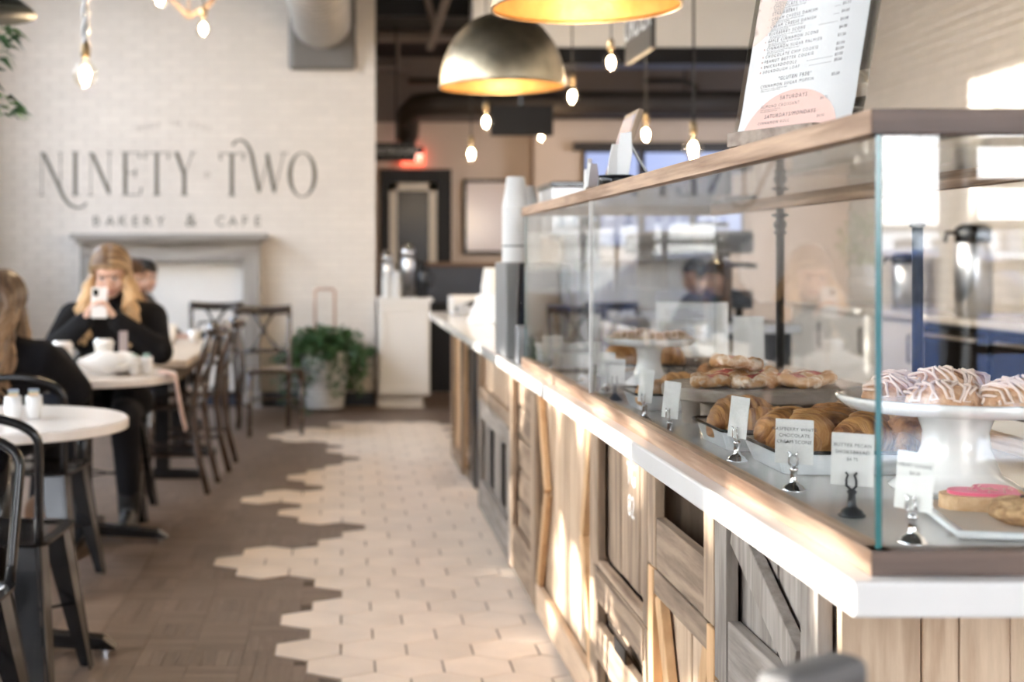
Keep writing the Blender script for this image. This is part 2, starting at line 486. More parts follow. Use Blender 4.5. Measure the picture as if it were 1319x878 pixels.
strokes('painted_letter', [stem(117, 197, 251, TN), serif(117, 251), [(114, 196.5, 1.5), (119, 198, TK), (141, 249, TK)], stem(141, 196, 251, TN), serif(141, 196)])
strokes('painted_letter', [stem(161.5, 196, 251), [(157, 196.5, TN), (180, 196.5, TN)], [(180, 196, 1), (179, 204, 3)], [(163, 222.5, TN), (174, 222.5, TN)], stem(174.5, 217, 228, 2), [(157, 250.8, TN), (181, 250.8, TN)], [(182, 242, 3), (180.5, 251, 1)]])
strokes('painted_letter', [stem(202, 196, 251), serif(202, 251, 11), [(186, 196.5, TN), (218, 196.5, TN)], [(186, 196, 1), (187.5, 205, 3)], [(218, 196, 1), (216.5, 205, 3)]])
strokes('painted_letter', [[(227, 196, TK), (237.5, 224, TK), (237.5, 251, TK)], serif(237.5, 251, 11), [(248, 197, TN), (238, 225, TN)], serif(248, 196.5), serif(228, 196.5, 9)])
strokes('painted_letter', [[(267 + 3 * math.cos(a * PI / 6), 225 + 3 * math.sin(a * PI / 6), 1.2) for a in range(13)]], LETTER_SOFT)
strokes('painted_letter', [stem(298.7, 198, 252), serif(298.7, 252, 11), [(283, 197.5, TN), (316, 197.5, TN)], [(283, 197, 1), (284.5, 206, 3)], [(315, 197, 1), (313, 206, 3)]])
strokes('painted_letter', [[(300, 187.5, 4), (303, 182, 2.6), (309, 180, 2.6), (315, 182.5, 3.4), (320, 188, 4.2), (324, 198, TK), (334, 247, TK)], [(334.5, 248, TN), (345, 202, TN)], [(344, 198, TK), (353.5, 247, TK)], [(353.5, 249, TN), (365.5, 197, TN)], serif(365.5, 197, 11)])
strokes('painted_letter', [[(389.5 + 16 * math.sin(a * PI / 16), 225 - 28.5 * math.cos(a * PI / 16), 1.3 + 4.2 * abs(math.sin(a * PI / 16)) ** 1.5) for a in range(33)]])

def text_mesh(txt, size, align='CENTER', extrude=0.0, spacing=1.0, shear=0.0):
    c = bpy.data.curves.new('txt', 'FONT'); c.body = txt; c.size = size; c.align_x = align; c.extrude = extrude
    c.space_character = spacing; c.resolution_u = 2; c.shear = shear
    o = bpy.data.objects.new('txt', c); COL.objects.link(o)
    dg = bpy.context.evaluated_depsgraph_get()
    me = bpy.data.meshes.new_from_object(o.evaluated_get(dg))
    vs = [v.co.copy() for v in me.vertices]; fs = [tuple(p.vertices) for p in me.polygons]
    bpy.data.objects.remove(o); bpy.data.curves.remove(c); bpy.data.meshes.remove(me)
    return vs, fs
def letter_on(px, py, ch, sizepx, m, rz=0.0):
    vs, fs = text_mesh(ch, sizepx * LK / 0.72)
    M = Matrix.Translation((lx(px), YL, lz(py))) @ Matrix.Rotation(rz, 4, 'Y') @ Matrix.Rotation(PI / 2, 4, 'X')
    MB().add(vs, fs, M).build('painted_letter', m, wall)
for ch, px in zip('BAKERY', (124, 142, 158, 174.5, 190, 207)): letter_on(px, 291, ch, 13.5, LETTER)
letter_on(246, 291.5, '&', 17, LETTER)
for ch, px in zip('CAFE', (284, 300, 315.5, 332)): letter_on(px, 291, ch, 13.5, LETTER)
for i, ch in enumerate('MADE IN 2021'):
    if ch == ' ': continue
    u = (i - 5.5) / 5.5
    letter_on(225 + u * 44, 160 + 6.5 * u * u + 2, ch, 6.5, LETTER_SOFT, u * 0.26)

tag(MB().box(XL, YB - .035, 0.0, 0.265, YB - .0075, 0.115).build('baseboard_back', NAVY, None, bevel=.004), 'navy baseboard along the foot of the lettered wall', kind='structure')

# ---- remaining shell
def struct(name, mb, m, label, **k):
    return tag(mb.build(name, m, **k), label, kind='structure')
ceil = struct('ceiling', MB().box(XL - .2, YR - .2, ZC, 5.8, 14.3, ZC + .15), DARK_CEIL, 'dark exposed ceiling deck')
for k, (x0, y0, x1, y1) in enumerate([(XL, 8.6, 4, 8.75), (0.3, 10.9, 5.6, 11.05), (0.3, 12.5, 5.6, 12.65), (XL, 5.6, 4, 5.75), (XL, 2.6, 4, 2.75)]):
    MB().box(x0, y0, ZC - .28, x1, y1, ZC).build('beam', BLACK_PAINT, ceil)
for a, b, r in [((0.55, 10.9, 3.75), (.75, 11.5, 3.2), .03), ((0.5, 12.8, 3.02), (0.5, 12.8, 3.28), .02), ((.3, 13.0, 3.05), (.62, 13.0, 3.05), .045),
                ((.95, 9.2, 3.75), (0.72, 11.5, 3.0), .035), ((0.3, 12.2, 3.2), (3.6, 12.2, 3.2), .05)]:
    MB().tube([a, b], r, 8).build('pipe', TAUPE, ceil)
for x in (.62, 2.9):
    MB().tube([(x, 13.3, 2.95), (x + .4, 13.3, 2.95), (x + .5, 13.3, 2.9), (x + .52, 13.3, 2.7)], .03, 8).build('pipe', DARK_DUCT, ceil)

struct('ceiling_back', MB().box(.27, 11.7, 3.28, 5.6, 13.98, 3.40), DARK_CEIL, 'low black ceiling of the back room')
struct('trim_2', MB().box(.27, 11.6, 3.28, 5.6, 11.7, ZC), BLACK_PAINT, 'black fascia at the edge of the low back ceiling')
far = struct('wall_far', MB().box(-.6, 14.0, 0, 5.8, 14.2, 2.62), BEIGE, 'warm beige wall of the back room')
MB().box(-.6, 13.98, 2.62, 5.8, 14.2, ZC).build('shaded_upper_band', TAUPE, far)  # weaker light high on this wall painted as a darker tone
MB().box(1.9, 13.72, 0, 5.8, 13.995, 2.62).build('raised_panel', BEIGE, far)
struct('wall_left_far', MB().box(-.75, 11.83, 0, -.6, 14.2, ZC), BEIGE, 'beige side wall of the back room')
struct('wall_right_far', MB().box(5.6, 10.9, 0, 5.8, 14.0, ZC), BEIGE, 'beige end wall beyond the counter')
MB().box(.27, 13.975, 0.0, 1.9, 13.998, 0.11).build('baseboard', WHITE_PAINT, far)

wr = struct('wall_right', MB().box(XR + .006, YR, 0, XR + .2, 10.9, ZC), MORTAR, 'white brick wall behind the counter')
rest = MB(); nb = 0
brick_r = MB().box(-.010, -BW / 2 + .003, -BH / 2 + .003, .008, BW / 2 - .003, BH / 2 - .003).mesh('brick', WHITE_BRICK)
for r in range(int(ZC / BH)):
    z = (r + .5) * BH; y = YR + BW / 2 + (BW / 2 if r % 2 else 0)
    while y < 10.9 - BW / 2:
        pz, pxx = CY - (z - H) * F / max(y, .1), CX + XR * F / max(y, .1)
        if y > 7 and -15 < pz < 160 and pxx < 1350 and nb < 300:
            link('brick', brick_r, wr, (XR, y, z)); nb += 1
        else: rest.box(XR - .010, y - BW / 2 + .003, z - BH / 2 + .003, XR + .008, y + BW / 2 - .003, z + BH / 2 - .003)
        y += BW
tag(rest.build('bricks', WHITE_BRICK, wr), kind='stuff')
bulk = struct('trim_1', MB().box(1.0, 10.6, 2.86, 5.6, 10.9, ZC), WHITE_PAINT, 'white bulkhead above the way to the back room')
MB().box(1.0, 10.58, 2.735, 5.6, 10.92, 2.86).build('beam', BLACK_PAINT, bulk)

def windows(name, base_label, axis, c, spans, z0, z1, seats, cols, rows, thick=.2, piers=True):
    """a wall with window openings; axis 'X': the wall lies at x=c and runs along y"""
    lo, hi = seats
    def bx(mb, a0, a1, d0, d1, zz0, zz1):
        return mb.box(d0, a0, zz0, d1, a1, zz1) if axis == 'X' else mb.box(a0, d0, zz0, a1, d1, zz1)
    mb = MB()
    d0, d1 = (c - thick, c)
    bx(mb, lo, hi, d0, d1, 0, z0); bx(mb, lo, hi, d0, d1, z1, ZC)
    e = lo
    for s0, s1 in spans:
        bx(mb, e, s0, d0, d1, z0, z1); e = s1
    bx(mb, e, hi, d0, d1, z0, z1)
    struct(name, mb, WHITE_PAINT, base_label)
    global WN
    for i, (s0, s1) in enumerate(spans):
        WN += 1
        fr = MB(); t = .05
        bx(fr, s0, s0 + t, c - .14, c - .06, z0, z1); bx(fr, s1 - t, s1, c - .14, c - .06, z0, z1)
        bx(fr, s0, s1, c - .14, c - .06, z0, z0 + t); bx(fr, s0, s1, c - .14, c - .06, z1 - t, z1)
        w = struct('window_%d' % WN, fr, BLACK_PAINT, 'dark framed window number %d along the %s' % (i + 1, base_label))
        nc, nr = cols[i], rows[i]
        for k in range(1, nc):
            a = s0 + (s1 - s0) * k / nc
            bx(MB(), a - .02, a + .02, c - .13, c - .07, z0 + t, z1 - t).build('mullion', BLACK_PAINT, w)
        for k in range(1, nr):
            z = z0 + (z1 - z0) * k / nr
            bx(MB(), s0 + t, s1 - t, c - .125, c - .075, z - .018, z + .018).build('transom', BLACK_PAINT, w)
        bx(MB(), s0 + t, s1 - t, c - .102, c - .098, z0 + t, z1 - t).build('pane', WIN_GLASS, w)
WN = 0
windows('wall_left', 'window wall on the street side of the tables', 'X', XL, [(-2.0, 0.2), (0.6, 2.9), (3.3, 5.6), (6.0, 8.3), (8.6, 10.5)], .55, 3.9, (YR, YB), [2, 2, 2, 2, 2], [2, 2, 2, 2, 2])
windows('wall_rear', 'front wall behind the photographer', 'Y', YR, [(1.0, 2.385), (2.40, 3.7)], .40, 2.5, (XL, XR), [1, 2], [1, 13])

# ---- back room door
d = tag(MB().box(.37, 13.93, 0, 1.09, 13.998, 2.14).build('door_1', BLACK_PAINT, None, bevel=.005), 'black door with a cream framed glass panel in the beige back wall', kind='structure')
fr = MB()
fr.box(.46, 13.915, .25, .54, 13.935, 2.0).box(.86, 13.915, .25, .94, 13.935, 2.0).box(.46, 13.915, 1.92, .94, 13.935, 2.0).box(.46, 13.915, .25, .94, 13.935, .33)
fr.build('inner_frame', mat('cream_paint', (.62, .54, .44), .5), d, w=False)
MB().box(.54, 13.925, .33, .86, 13.93, 1.92).build('pane', mat('dark_door_glass', (.015, .013, .012), .2, spec=.12), d)
MB().tube([(.43, 13.91, 1.02), (.43, 13.89, 1.02), (.50, 13.885, 1.02)], .012, 8).build('handle', CHROME, d)
# navy half wall
hw = struct('wall_half', MB().box(.76, 12.7, 0, 3.2, 12.8, .9), BLACK_PAINT, 'low partition with navy panel and timber cap in the back room')
MB().box(.76, 12.68, .83, 3.2, 12.82, 1.16).build('navy_panel', NAVY, hw, bevel=.005)
MB().box(.72, 12.65, 1.16, 3.24, 12.85, 1.20).build('cap', wood('cap_wood', (.16, .09, .055), (.26, .16, .1), 'X', 8), hw, bevel=.006)

# ---- outside: pavement, buildings and cars of the street behind the photographer
GROUND = mat('concrete_paving', (.55, .54, .53), .85, var=.08, vs=.8, bump=.2, bs=20)
struct('ground_street', MB().box(-80, -140, -.25, 90, 30, -.13), GROUND, 'pale street paving outside the windows')
def building(name, label, x0, y0, x1, y1, h, m, faces, cols, rows):
    b = thing(name, label, 'building', ((x0 + x1) / 2, (y0 + y1) / 2, -.13))
    MB().box(x0, y0, -.13, x1, y1, h).build('walls', m, b, w=True)
    MB().box(x0 - .2, y0 - .2, h, x1 + .2, y1 + .2, h + .3).build('roof', BLACK_PAINT, b, w=True)
    for i in range(cols):
        for j in range(rows):
            cw = (x1 - x0) / cols; a = x0 + cw * (i + .2); e = x0 + cw * (i + .8)
            za = .5 + (h - .5) * j / rows + .3; zb = .5 + (h - .5) * (j + 1) / rows - .4
            f_ = MB().box(a, y1, za, e, y1 + .06, zb).build('window', WHITE_PAINT, b, w=True)
            q = MB().box(a + .08, y1 + .05, za + .08, e - .08, y1 + .07, zb - .08).build('pane', NAVY, f_, w=True)
building('shop_building', 'white low shop building across the street', 28, -90, 39.5, -80, 2.9, mat('white_render', (.72, .72, .72), .8), 0, 5, 1)
building('grey_building', 'grey low building beside the white one across the street', 40.5, -92, 60, -81, 3.1, mat('grey_render', (.30, .31, .34), .8), 0, 6, 1)
def car(label, loc, m, rz=0):
    c = thing('car', label, 'car', loc, rz)
    prof = [(-2.1, .3), (-2.15, .7), (-1.9, .95), (-1.2, 1.0), (-.7, 1.42), (.7, 1.45), (1.3, 1.02), (2.0, .88), (2.15, .6), (2.1, .3)]
    MB().prism(prof, -.85, .85, Matrix.Rotation(PI / 2, 4, 'X')).build('body', m, c, bevel=.08, seg=3)
    MB().prism([(-1.05, 1.0), (-.66, 1.36), (.64, 1.38), (1.1, 1.02)], -.87, .87, Matrix.Rotation(PI / 2, 4, 'X')).build('window', NAVY, c)
    for sx_ in (-1.3, 1.3):
        for sy in (-.8, .8):
            MB().lathe([(.01, -.1), (.3, -.1), (.33, -.05), (.33, .05), (.3, .1), (.01, .1)], 16, M=Matrix.Translation((sx_, sy, .33)) @ Matrix.Rotation(PI / 2, 4, 'X')).build('wheel', BLACK_PAINT, c)
car('dark blue saloon car parked nearest the shop window', (4.3, -8.6, -.13), mat('blue_car_paint', (.03, .06, .16), .2, coat=1), .1)
car('silver grey car parked farther along the street', (7.6, -12.5, -.13), mat('silver_car_paint', (.45, .46, .48), .25, coat=1), .05)

# shrubs and ball-headed trees added unseen outside the window wall to shape the sun
SHRUB = mat('shrub_leaf', (.03, .06, .02), .6, col2=(.08, .14, .05), vs=30, rnd=.3)
def shrub(label, x, y, z0, h, rx, ry, seed, trunk=0.0, n=420, pw=.5, nm='sun_block_shrub'):
    t = thing(nm, label, 'shrub', (x, y, -.13), 0, nm.replace('_', ' ') + ' row ' + ('tall' if h > 3 else 'low')); rv = random.Random(seed)
    MB().tube([(0, 0, 0), (0, 0, z0 + h * .6)], .03, 8).build('trunk', BLACK_PAINT, t)
    mb = MB(); nu, nv = 22, 14; vs, fs = [], []
    def sp(v): return Vector(tuple(math.copysign(abs(c) ** pw, c) for c in v))
    for i in range(nv + 1):
        for j in range(nu):
            a, b_ = PI * i / nv, 2 * PI * j / nu
            v = sp(Vector((math.sin(a) * math.cos(b_), math.sin(a) * math.sin(b_), math.cos(a))))
            p = Vector((v.x * rx * .93, v.y * ry * .95, z0 + h / 2 + v.z * h * .48)); p += v * noise.noise(p * 4 + Vector((seed, 0, 0))) * .05
            vs.append(p)
    for i in range(nv):
        for j in range(nu): fs.append((i * nu + j, (i + 1) * nu + j, (i + 1) * nu + (j + 1) % nu, i * nu + (j + 1) % nu))
    mb.add(vs, fs)
    for k in range(n):
        v = sp(Vector((rv.gauss(0, 1), rv.gauss(0, 1), rv.gauss(0, 1))).normalized())
        p = Vector((v.x * rx * .97, v.y * ry * .98, z0 + h / 2 + v.z * h * .49)); s_ = v.cross(Vector((.3, .2, 1))).normalized() * .06; u_ = v.cross(s_) + v * .04
        mb.add([p - s_ * .3, p + u_ * .5 - s_, p + u_ * 1.4, p + u_ * .5 + s_], [(0, 1, 2, 3)])
    tag(mb.build('foliage', SHRUB, t), kind='stuff')
ORD = 'first second third fourth fifth sixth seventh eighth ninth tenth'.split()
HL = '%s added clipped green box shrub in the sun-blocking row outside, counting from the front wall'
for k, (y, h, ry) in enumerate([(-1.6, 1.77, .54), (-.4, 1.77, .54), (.8, 1.76, .54), (2.0, 1.78, .54), (3.2, 1.76, .50), (4.3, 1.24, .44), (5.3, 1.21, .44), (6.3, 1.82, .44), (7.3, 2.23, .44), (8.2, 2.26, .38)]):
    shrub(HL % ORD[k], -5.5, y, 0, h, .4, ry, k)
for k, (y, h) in enumerate([(9.3, 3.60), (10.4, 3.72), (11.5, 3.58), (12.6, 3.70), (13.7, 3.6)]):
    shrub('%s added tall dark sun-blocking shrub outside the far windows, counting from the front wall' % ORD[k], -5.5, y, 0, h, .45, .47, 40 + k, n=900, pw=.55)
for k in range(7):
    shrub('%s added ball-headed little tree breaking up the sun behind the low box shrubs, counting from the front wall' % ORD[k], -6.3, 4.06 + .345 * k, 1.55 + .05 * (k % 2), (.36, .40, .34, .42, .36, .40, .38)[k], .19, .19, 60 + k, n=120, pw=1.0, nm='sun_block_ball_tree')  # crowns added unseen so the gaps between them shape the sun patches

# unseen canvas awning, added to cut the high sun and glow softly
aw = thing('window_awning', 'long cream canvas awning added to block the sun above the street side windows', 'awning', (-3.52, 2.9, 3.5))
CANVAS = mat('awning_canvas', (.72, .67, .60), .85)
_t = CANVAS.node_tree; _tr = N(_t, 'ShaderNodeBsdfTranslucent'); _tr.inputs[0].default_value = (.80, .74, .66, 1); _mx = N(_t, 'ShaderNodeMixShader'); _mx.inputs[0].default_value = .5
_o = next(n for n in _t.nodes if n.type == 'OUTPUT_MATERIAL')
_t.links.new(_t.nodes['Principled BSDF'].outputs[0], _mx.inputs[1]); _t.links.new(_tr.outputs[0], _mx.inputs[2]); _t.links.new(_mx.outputs[0], _o.inputs['Surface'])
mb = MB(); n_ = 60; vs = []
for k in range(n_ + 1):
    y = -2.2 + 10.2 * k / n_
    vs += [(-3.51, y, 3.55), (-4.7, y, 1.76), (-4.72, y, 1.695 + .02 * abs(math.sin(k * PI / 2)))]
fs = []
for k in range(n_): fs += [(3 * k, 3 * k + 3, 3 * k + 4, 3 * k + 1), (3 * k + 1, 3 * k + 4, 3 * k + 5, 3 * k + 2)]
o = mb.add(vs, fs).build('canvas', CANVAS, aw, w=True)
for y in (-2.1, 1.2, 4.6, 7.9): MB().tube([(-3.51, y, 2.2), (-4.68, y, 1.78)], .018, 8).build('arm', BLACK_METAL, aw, w=True)

# ================================================================== COUNTER
ZS = 0.912                                  # top of the quartz
slab = MB().box(.515, 1.39, .875, 1.36, 8.4, ZS).build('countertop', QUARTZ, None, bevel=.004)
tag(slab, 'long white quartz countertop on the reclaimed-wood crates', 'countertop')
BODY_Y = mat('counter_carcass', (.10, .075, .055), .8)
base = thing('counter_base', 'plain dark counter carcass behind the crate front', 'counter', (1.0, 4.3, 0))
MB().box(.86, 1.9, 0, 1.25, 6.72, .872).build('carcass', BODY_Y, base, w=True)
MB().box(.86, 7.72, 0, 1.25, 8.38, .872).build('carcass', BODY_Y, base, w=True)
MB().box(.90, 6.72, 0, 1.25, 7.72, .872).build('carcass', BODY_Y, base, w=True)
PINE_Z = wood('pale_pine_upright', (.34, .225, .14), (.60, .455, .32), 'Z', 10, .65, .18)
PINE_Y = wood('pale_pine_along', (.34, .225, .14), (.60, .455, .32), 'Y', 10, .65, .18)
PINE_D = wood('honey_pine', (.46, .27, .13), (.64, .41, .22), 'Z', 9, .6, .12)
BARN_Z = wood('barn_wood_upright', (.15, .10, .066), (.42, .305, .21), 'Z', 11, .75, .2)
BARN_Y = wood('barn_wood_along', (.15, .10, .066), (.42, .305, .21), 'Y', 11, .75, .2)
GREY_Z = wood('grey_wood_upright', (.15, .125, .105), (.36, .315, .275), 'Z', 11, .78, .15)
GREY_Y = wood('grey_wood_along', (.15, .125, .105), (.36, .315, .275), 'Y', 11, .78, .15)
BRICKPRINT = mat('dark_stained_board', (.035, .03, .028), .7, col2=(.30, .29, .28), vs=9, stretch=(1, .5, 2.6), lo=.5, hi=.62)
# end panel of upright pine boards, facing the photographer
y = 1.875
x = .678
k = 0
while x < 1.22:
    w_ = (.30 if k == 0 else (.062, .05, .07, .058)[k % 4])
    if k == 0: w_ = .11
    MB().box(x + .001, y - (.004 if k % 3 else .0), 0.02, min(x + w_, 1.25) - .001, y + .018, .872).build('end_plank', PINE_Z, base, w=True, bevel=.0015)
    x += w_; k += 1

XF = .655                                   # outer face of the crate frames
def crate(label, y0, y1, z0, z1, style, fz, fy, pz, py, sw=.065, rw=.075, group=None, nail=True):
    c = thing('wooden_crate', label, 'crate', (.70, (y0 + y1) / 2, z0), 0, group)
    g = .0015
    def b(name, a0, a1, c0, c1, m, xo=XF, th=.022, bev=.002):
        return MB().box(xo, a0 + g, c0 + g, xo + th, a1 - g, c1 - g).build(name, m, c, w=True, bevel=bev)
    b('stile', y0, y0 + sw, z0, z1, fz); b('stile', y1 - sw, y1, z0, z1, fz)
    b('rail', y0 + sw, y1 - sw, z0, z0 + rw, fy, XF + .002); b('rail', y0 + sw, y1 - sw, z1 - rw * .6, z1, fy, XF + .002)
    a0, a1, c0, c1 = y0 + sw, y1 - sw, z0 + rw, z1 - rw * .6
    xp = XF + .024 + .004
    if style.startswith('v'):
        n = int(style[1])
        for i in range(n): b('plank', y0 + (y1 - y0) * i / n, y0 + (y1 - y0) * (i + 1) / n, z0 + .02, z1 - .02, pz, xp + (.002 if i % 2 else 0), .014)
    elif style.startswith('h'):
        n = int(style[1])
        for i in range(n): b('plank', y0 + .01, y1 - .01, c0 - .02 + (c1 - c0 + .04) * i / n, c0 - .02 + (c1 - c0 + .04) * (i + 1) / n - .006, py, xp + (.003 if i % 2 else 0), .014)
    elif style == 'open':
        b('side_board', y0 + .02, y0 + .036, z0, z1, fz, xp, .12); b('side_board', y1 - .036, y1 - .02, z0, z1, fz, xp, .12)
        b('shelf_board', y0 + .036, y1 - .036, z0, z0 + .03, fy, xp, .12)
        b('back_board', y0 + .036, y1 - .036, z0 + .03, z1, BRICKPRINT, xp + .085, .012)
        b('upright', (a0 + a1) / 2 - .02, (a0 + a1) / 2 + .02, z0 + .03, z1, BODY_Y, xp + .06, .012)
    return c, (a0, a1, c0, c1)
def brace(c, p, q, w_, m, x=XF + .004, th=.02):
    d = (Vector((0, *q)) - Vector((0, *p))).normalized()
    MB().bar((x + th / 2, *p), (x + th / 2, *q), w_, th, (1, 0, 0)).build('brace', m, c, w=True, bevel=.002)

c1, q = crate('grey crate with a single slanting brace at the near end of the counter, upper one', 1.90, 2.43, .50, .873, 'v4', GREY_Z, GREY_Y, GREY_Z, GREY_Y, .075, .12)
brace(c1, (q[1] - .02, q[3] - .02), (q[0] + .04, q[2] + .02), .06, GREY_Z)
c2, q = crate('honey-coloured crate under the grey braced crate at the near end', 1.90, 2.43, .03, .497, 'v4', PINE_Z, PINE_Y, PINE_D, PINE_Y, .07, .08)
brace(c2, (q[0], q[3]), (q[1], q[2]), .06, PINE_D)
c3, q = crate('open crate with dark brick-patterned back board just under the countertop', 2.435, 2.965, .585, .873, 'open', BARN_Z, BARN_Y, BARN_Z, BARN_Y, .07, .11)
c4, q = crate('sunlit pine crate with crossed honey braces below the open crate', 2.435, 2.965, .03, .582, 'v4', PINE_D, BARN_Y, PINE_Z, PINE_Y, .05, .09)
brace(c4, (q[1] - .02, q[3]), (q[0] + .2, q[2]), .045, PINE_D); brace(c4, (q[0] + .02, q[3]), (q[0] + .19, q[2]), .045, PINE_D)
c5, q = crate('tall barn-wood crate of upright boards with white stencilled characters', 2.97, 3.60, .44, .873, 'v6', BARN_Z, BARN_Y, BARN_Z, BARN_Y, .045, .02)
MB().box(XF + .001, 3.05, .25, XF + .02, 3.06, .26)
vs, fs = text_mesh('TG\n82', .075)
st = MB().add(vs, fs, Matrix.Translation((XF + .0265, 3.26, .70)) @ Matrix.Rotation(-PI / 2, 4, 'Z') @ Matrix.Rotation(PI / 2, 4, 'X'))
st.build('stencil', PAPER, c5, w=True)
c6, q = crate('barn-wood crate with hand-hole slats under the stencilled crate', 2.97, 3.60, .03, .437, 'h3', BARN_Z, BARN_Y, BARN_Z, BARN_Y, .05, .06)
MB().box(XF - .004, 3.0, .36, XF + .016, 3.57, .432).build('slat', BARN_Y, c6, w=True, bevel=.002)
MB().box(XF - .004, 3.0, .21, XF + .016, 3.57, .30).build('slat', BARN_Y, c6, w=True, bevel=.002)
MB().box(XF - .006, 3.17, .30, XF - .004, 3.30, .335).build('hand_hole', BLACK_PAINT, c6, w=True)
c7, q = crate('pale plank panel with slanting honey braces at its sides, mid counter', 3.605, 4.765, .03, .873, 'v8', BARN_Z, PINE_Y, PINE_Z, PINE_Y, .06, .10)
ym, zm = (q[0] + q[1]) / 2, (q[2] + q[3]) / 2
brace(c7, (q[1] - .02, q[3]), (q[1] - .20, zm), .05, PINE_D); brace(c7, (q[1] - .20, zm), (q[1] - .02, q[2]), .05, PINE_D)
brace(c7, (q[0] + .02, q[3]), (q[0] + .16, zm), .05, PINE_D); brace(c7, (q[0] + .16, zm), (q[0] + .02, q[2]), .05, PINE_D)
c8, q = crate('weathered crate of wide level boards beside the pale plank panel', 4.77, 5.42, .03, .873, 'h5', BARN_Z, BARN_Y, BARN_Z, BARN_Y, .06, .17)
c9, q = crate('grey crate front with two dark slots, lower one of the far pair', 5.425, 6.70, .03, .56, 'v6', GREY_Z, GREY_Y, GREY_Z, GREY_Y, .07, .14)
for a in (5.80, 6.25):
    MB().box(XF + .020, a, .19, XF + .027, a + .13, .51).build('dark_slot', BLACK_PAINT, c9, w=True)
c10, q = crate('pine crate of upright boards over the grey slotted crate', 5.425, 6.70, .563, .873, 'v6', BARN_Z, BARN_Y, PINE_Z, PINE_Y, .05, .06)
c11, q = crate('orange pine panel set back in the dark gap of the counter', 6.95, 7.30, .08, .873, 'v3', PINE_D, PINE_D, PINE_D, PINE_D, .04, .05)
for ch in c11.children: ch.location.x += .06
tag(MB().box(.70, 7.36, 0, .80, 7.66, .873).build('dark_cabinet', GUN_METAL, None, bevel=.006), 'dark metal cabinet front between the pine panel and the far crate', 'cabinet')
c12, q = crate('farthest crate at the end of the counter, honey boards in a dark frame', 7.72, 8.38, .03, .873, 'v5', BARN_Z, BARN_Y, PINE_D, PINE_Y, .06, .08)

# ================================================================== DISPLAY CASE
X0, X1, Y0, Y1, ZL, ZT0, ZT1 = .543, 1.14, 1.416, 4.20, .938, 1.368, 1.394
case = thing('display_case', 'glass pastry display case with oak rails on the countertop', 'display case', ((X0 + X1) / 2, (Y0 + Y1) / 2, ZS))
def cb(name, m, *a, bev=.0012): return MB().box(*a).build(name, m, case, w=True, bevel=bev)
T_ = .026
cb('lower_rail', OAK_Y, X0, Y0 + .001, ZS, X0 + T_, Y1, ZL); cb('lower_rail', OAK_X_SHADED, X0 + .001, Y0, ZS, X1, Y0 + T_, ZL)
cb('lower_rail', OAK_Y, X1 - T_, Y0 + T_, ZS, X1, Y1, ZL); cb('lower_rail', OAK_X_SHADED, X0 + T_, Y1 - T_, ZS, X1 - T_, Y1, ZL)
cb('upper_rail', OAK_Y, X0, Y0 + .001, ZT0, X0 + T_, Y1, ZT1); cb('upper_rail', OAK_X_SHADED, X0 + .001, Y0, ZT0, X1, Y0 + T_, ZT1)
cb('upper_rail', OAK_Y, X1 - T_, Y0 + T_, ZT0, X1, Y1, ZT1); cb('upper_rail', OAK_X_SHADED, X0 + T_, Y1 - T_, ZT0, X1 - T_, Y1, ZT1)
def pane(name, x0, y0, z0, x1, y1, z1):
    dims = (x1 - x0, y1 - y0, z1 - z0); k = dims.index(min(dims))
    mb = MB().box(x0, y0, z0, x1, y1, z1)
    thin = {0: (3, 5), 1: (2, 4), 2: (0, 1)}[k]
    mb.mi = [0 if i in thin else 1 for i in range(6)]
    return mb.build(name, [GLASS, GLASS_EDGE], case, w=True)
GT = .006
pane('front_pane', X0 + .008, Y0 + .009, ZL - .004, X0 + .008 + GT, 3.078, ZT0 + .002)
pane('front_pane', X0 + .008, 3.081, ZL - .004, X0 + .008 + GT, Y1 - .008, ZT0 + .002)
pane('end_pane', X0 + .0085 + GT, Y0 + .008, ZL - .004, X1 - .008, Y0 + .008 + GT, ZT0 + .002)
pane('end_pane', X0 + .0085 + GT, Y1 - .008 - GT, ZL - .004, X1 - .008, Y1 - .008, ZT0 + .002)
pane('top_pane', X0 + T_, Y0 + T_, ZT1 - .010, X1 - T_, Y1 - T_, ZT1 - .004)
cb('pane_joint', PAPER, X0 + .007, 3.0775, ZL, X0 + .0155, 3.0815, ZT0, bev=0)
for yy in (1.9, 2.70, 3.55):
    pz = [(.0105, ZL), (.0105, 1.30), (.016, 1.302), (.016, 1.308), (.011, 1.312), (.017, 1.322), (.017, 1.33), (.011, 1.338), (.011, 1.345), (.022, 1.348), (.022, 1.353), (.010, 1.356), (.010, ZT0)]
    MB().lathe(pz, 16, (X1 - .013, yy, 0)).build('rear_post', GUN_METAL, case, w=True, smooth=True)

# ---------------- pastry materials
CRUST = mat('baked_crust', (.22, .072, .016), .45, col2=(.64, .32, .10), vs=42, bump=.5, bs=190, coat=.1, stretch=(3.4, .3, .5))
CRUST_D = mat('dark_crust', (.12, .038, .010), .45, col2=(.46, .20, .06), vs=45, bump=.5, bs=190, coat=.1)
CRUST_L = mat('golden_crust', (.44, .18, .045), .5, col2=(.74, .41, .16), vs=48, bump=.45, bs=190, stretch=(3.4, .3, .5))
SUGARED = mat('sugar_dusted_crust', (.52, .26, .09), .6, col2=(.84, .72, .60), vs=60, bump=.4, bs=200, lo=.45, hi=.66)
JAM = mat('red_jam', (.36, .035, .04), .25, col2=(.60, .16, .14), vs=120)
GLAZE = mat('pink_white_glaze', (.80, .64, .56), .3)
SCONE = mat('cinnamon_scone', (.50, .26, .135), .65, col2=(.72, .46, .30), vs=90, bump=.5, bs=240)
PINK = mat('pink_icing', (.82, .14, .26), .4, bump=.3, bs=60)
COOKIE = mat('sugar_cookie', (.66, .42, .22), .75, col2=(.78, .56, .34), vs=70, bump=.3, bs=260)
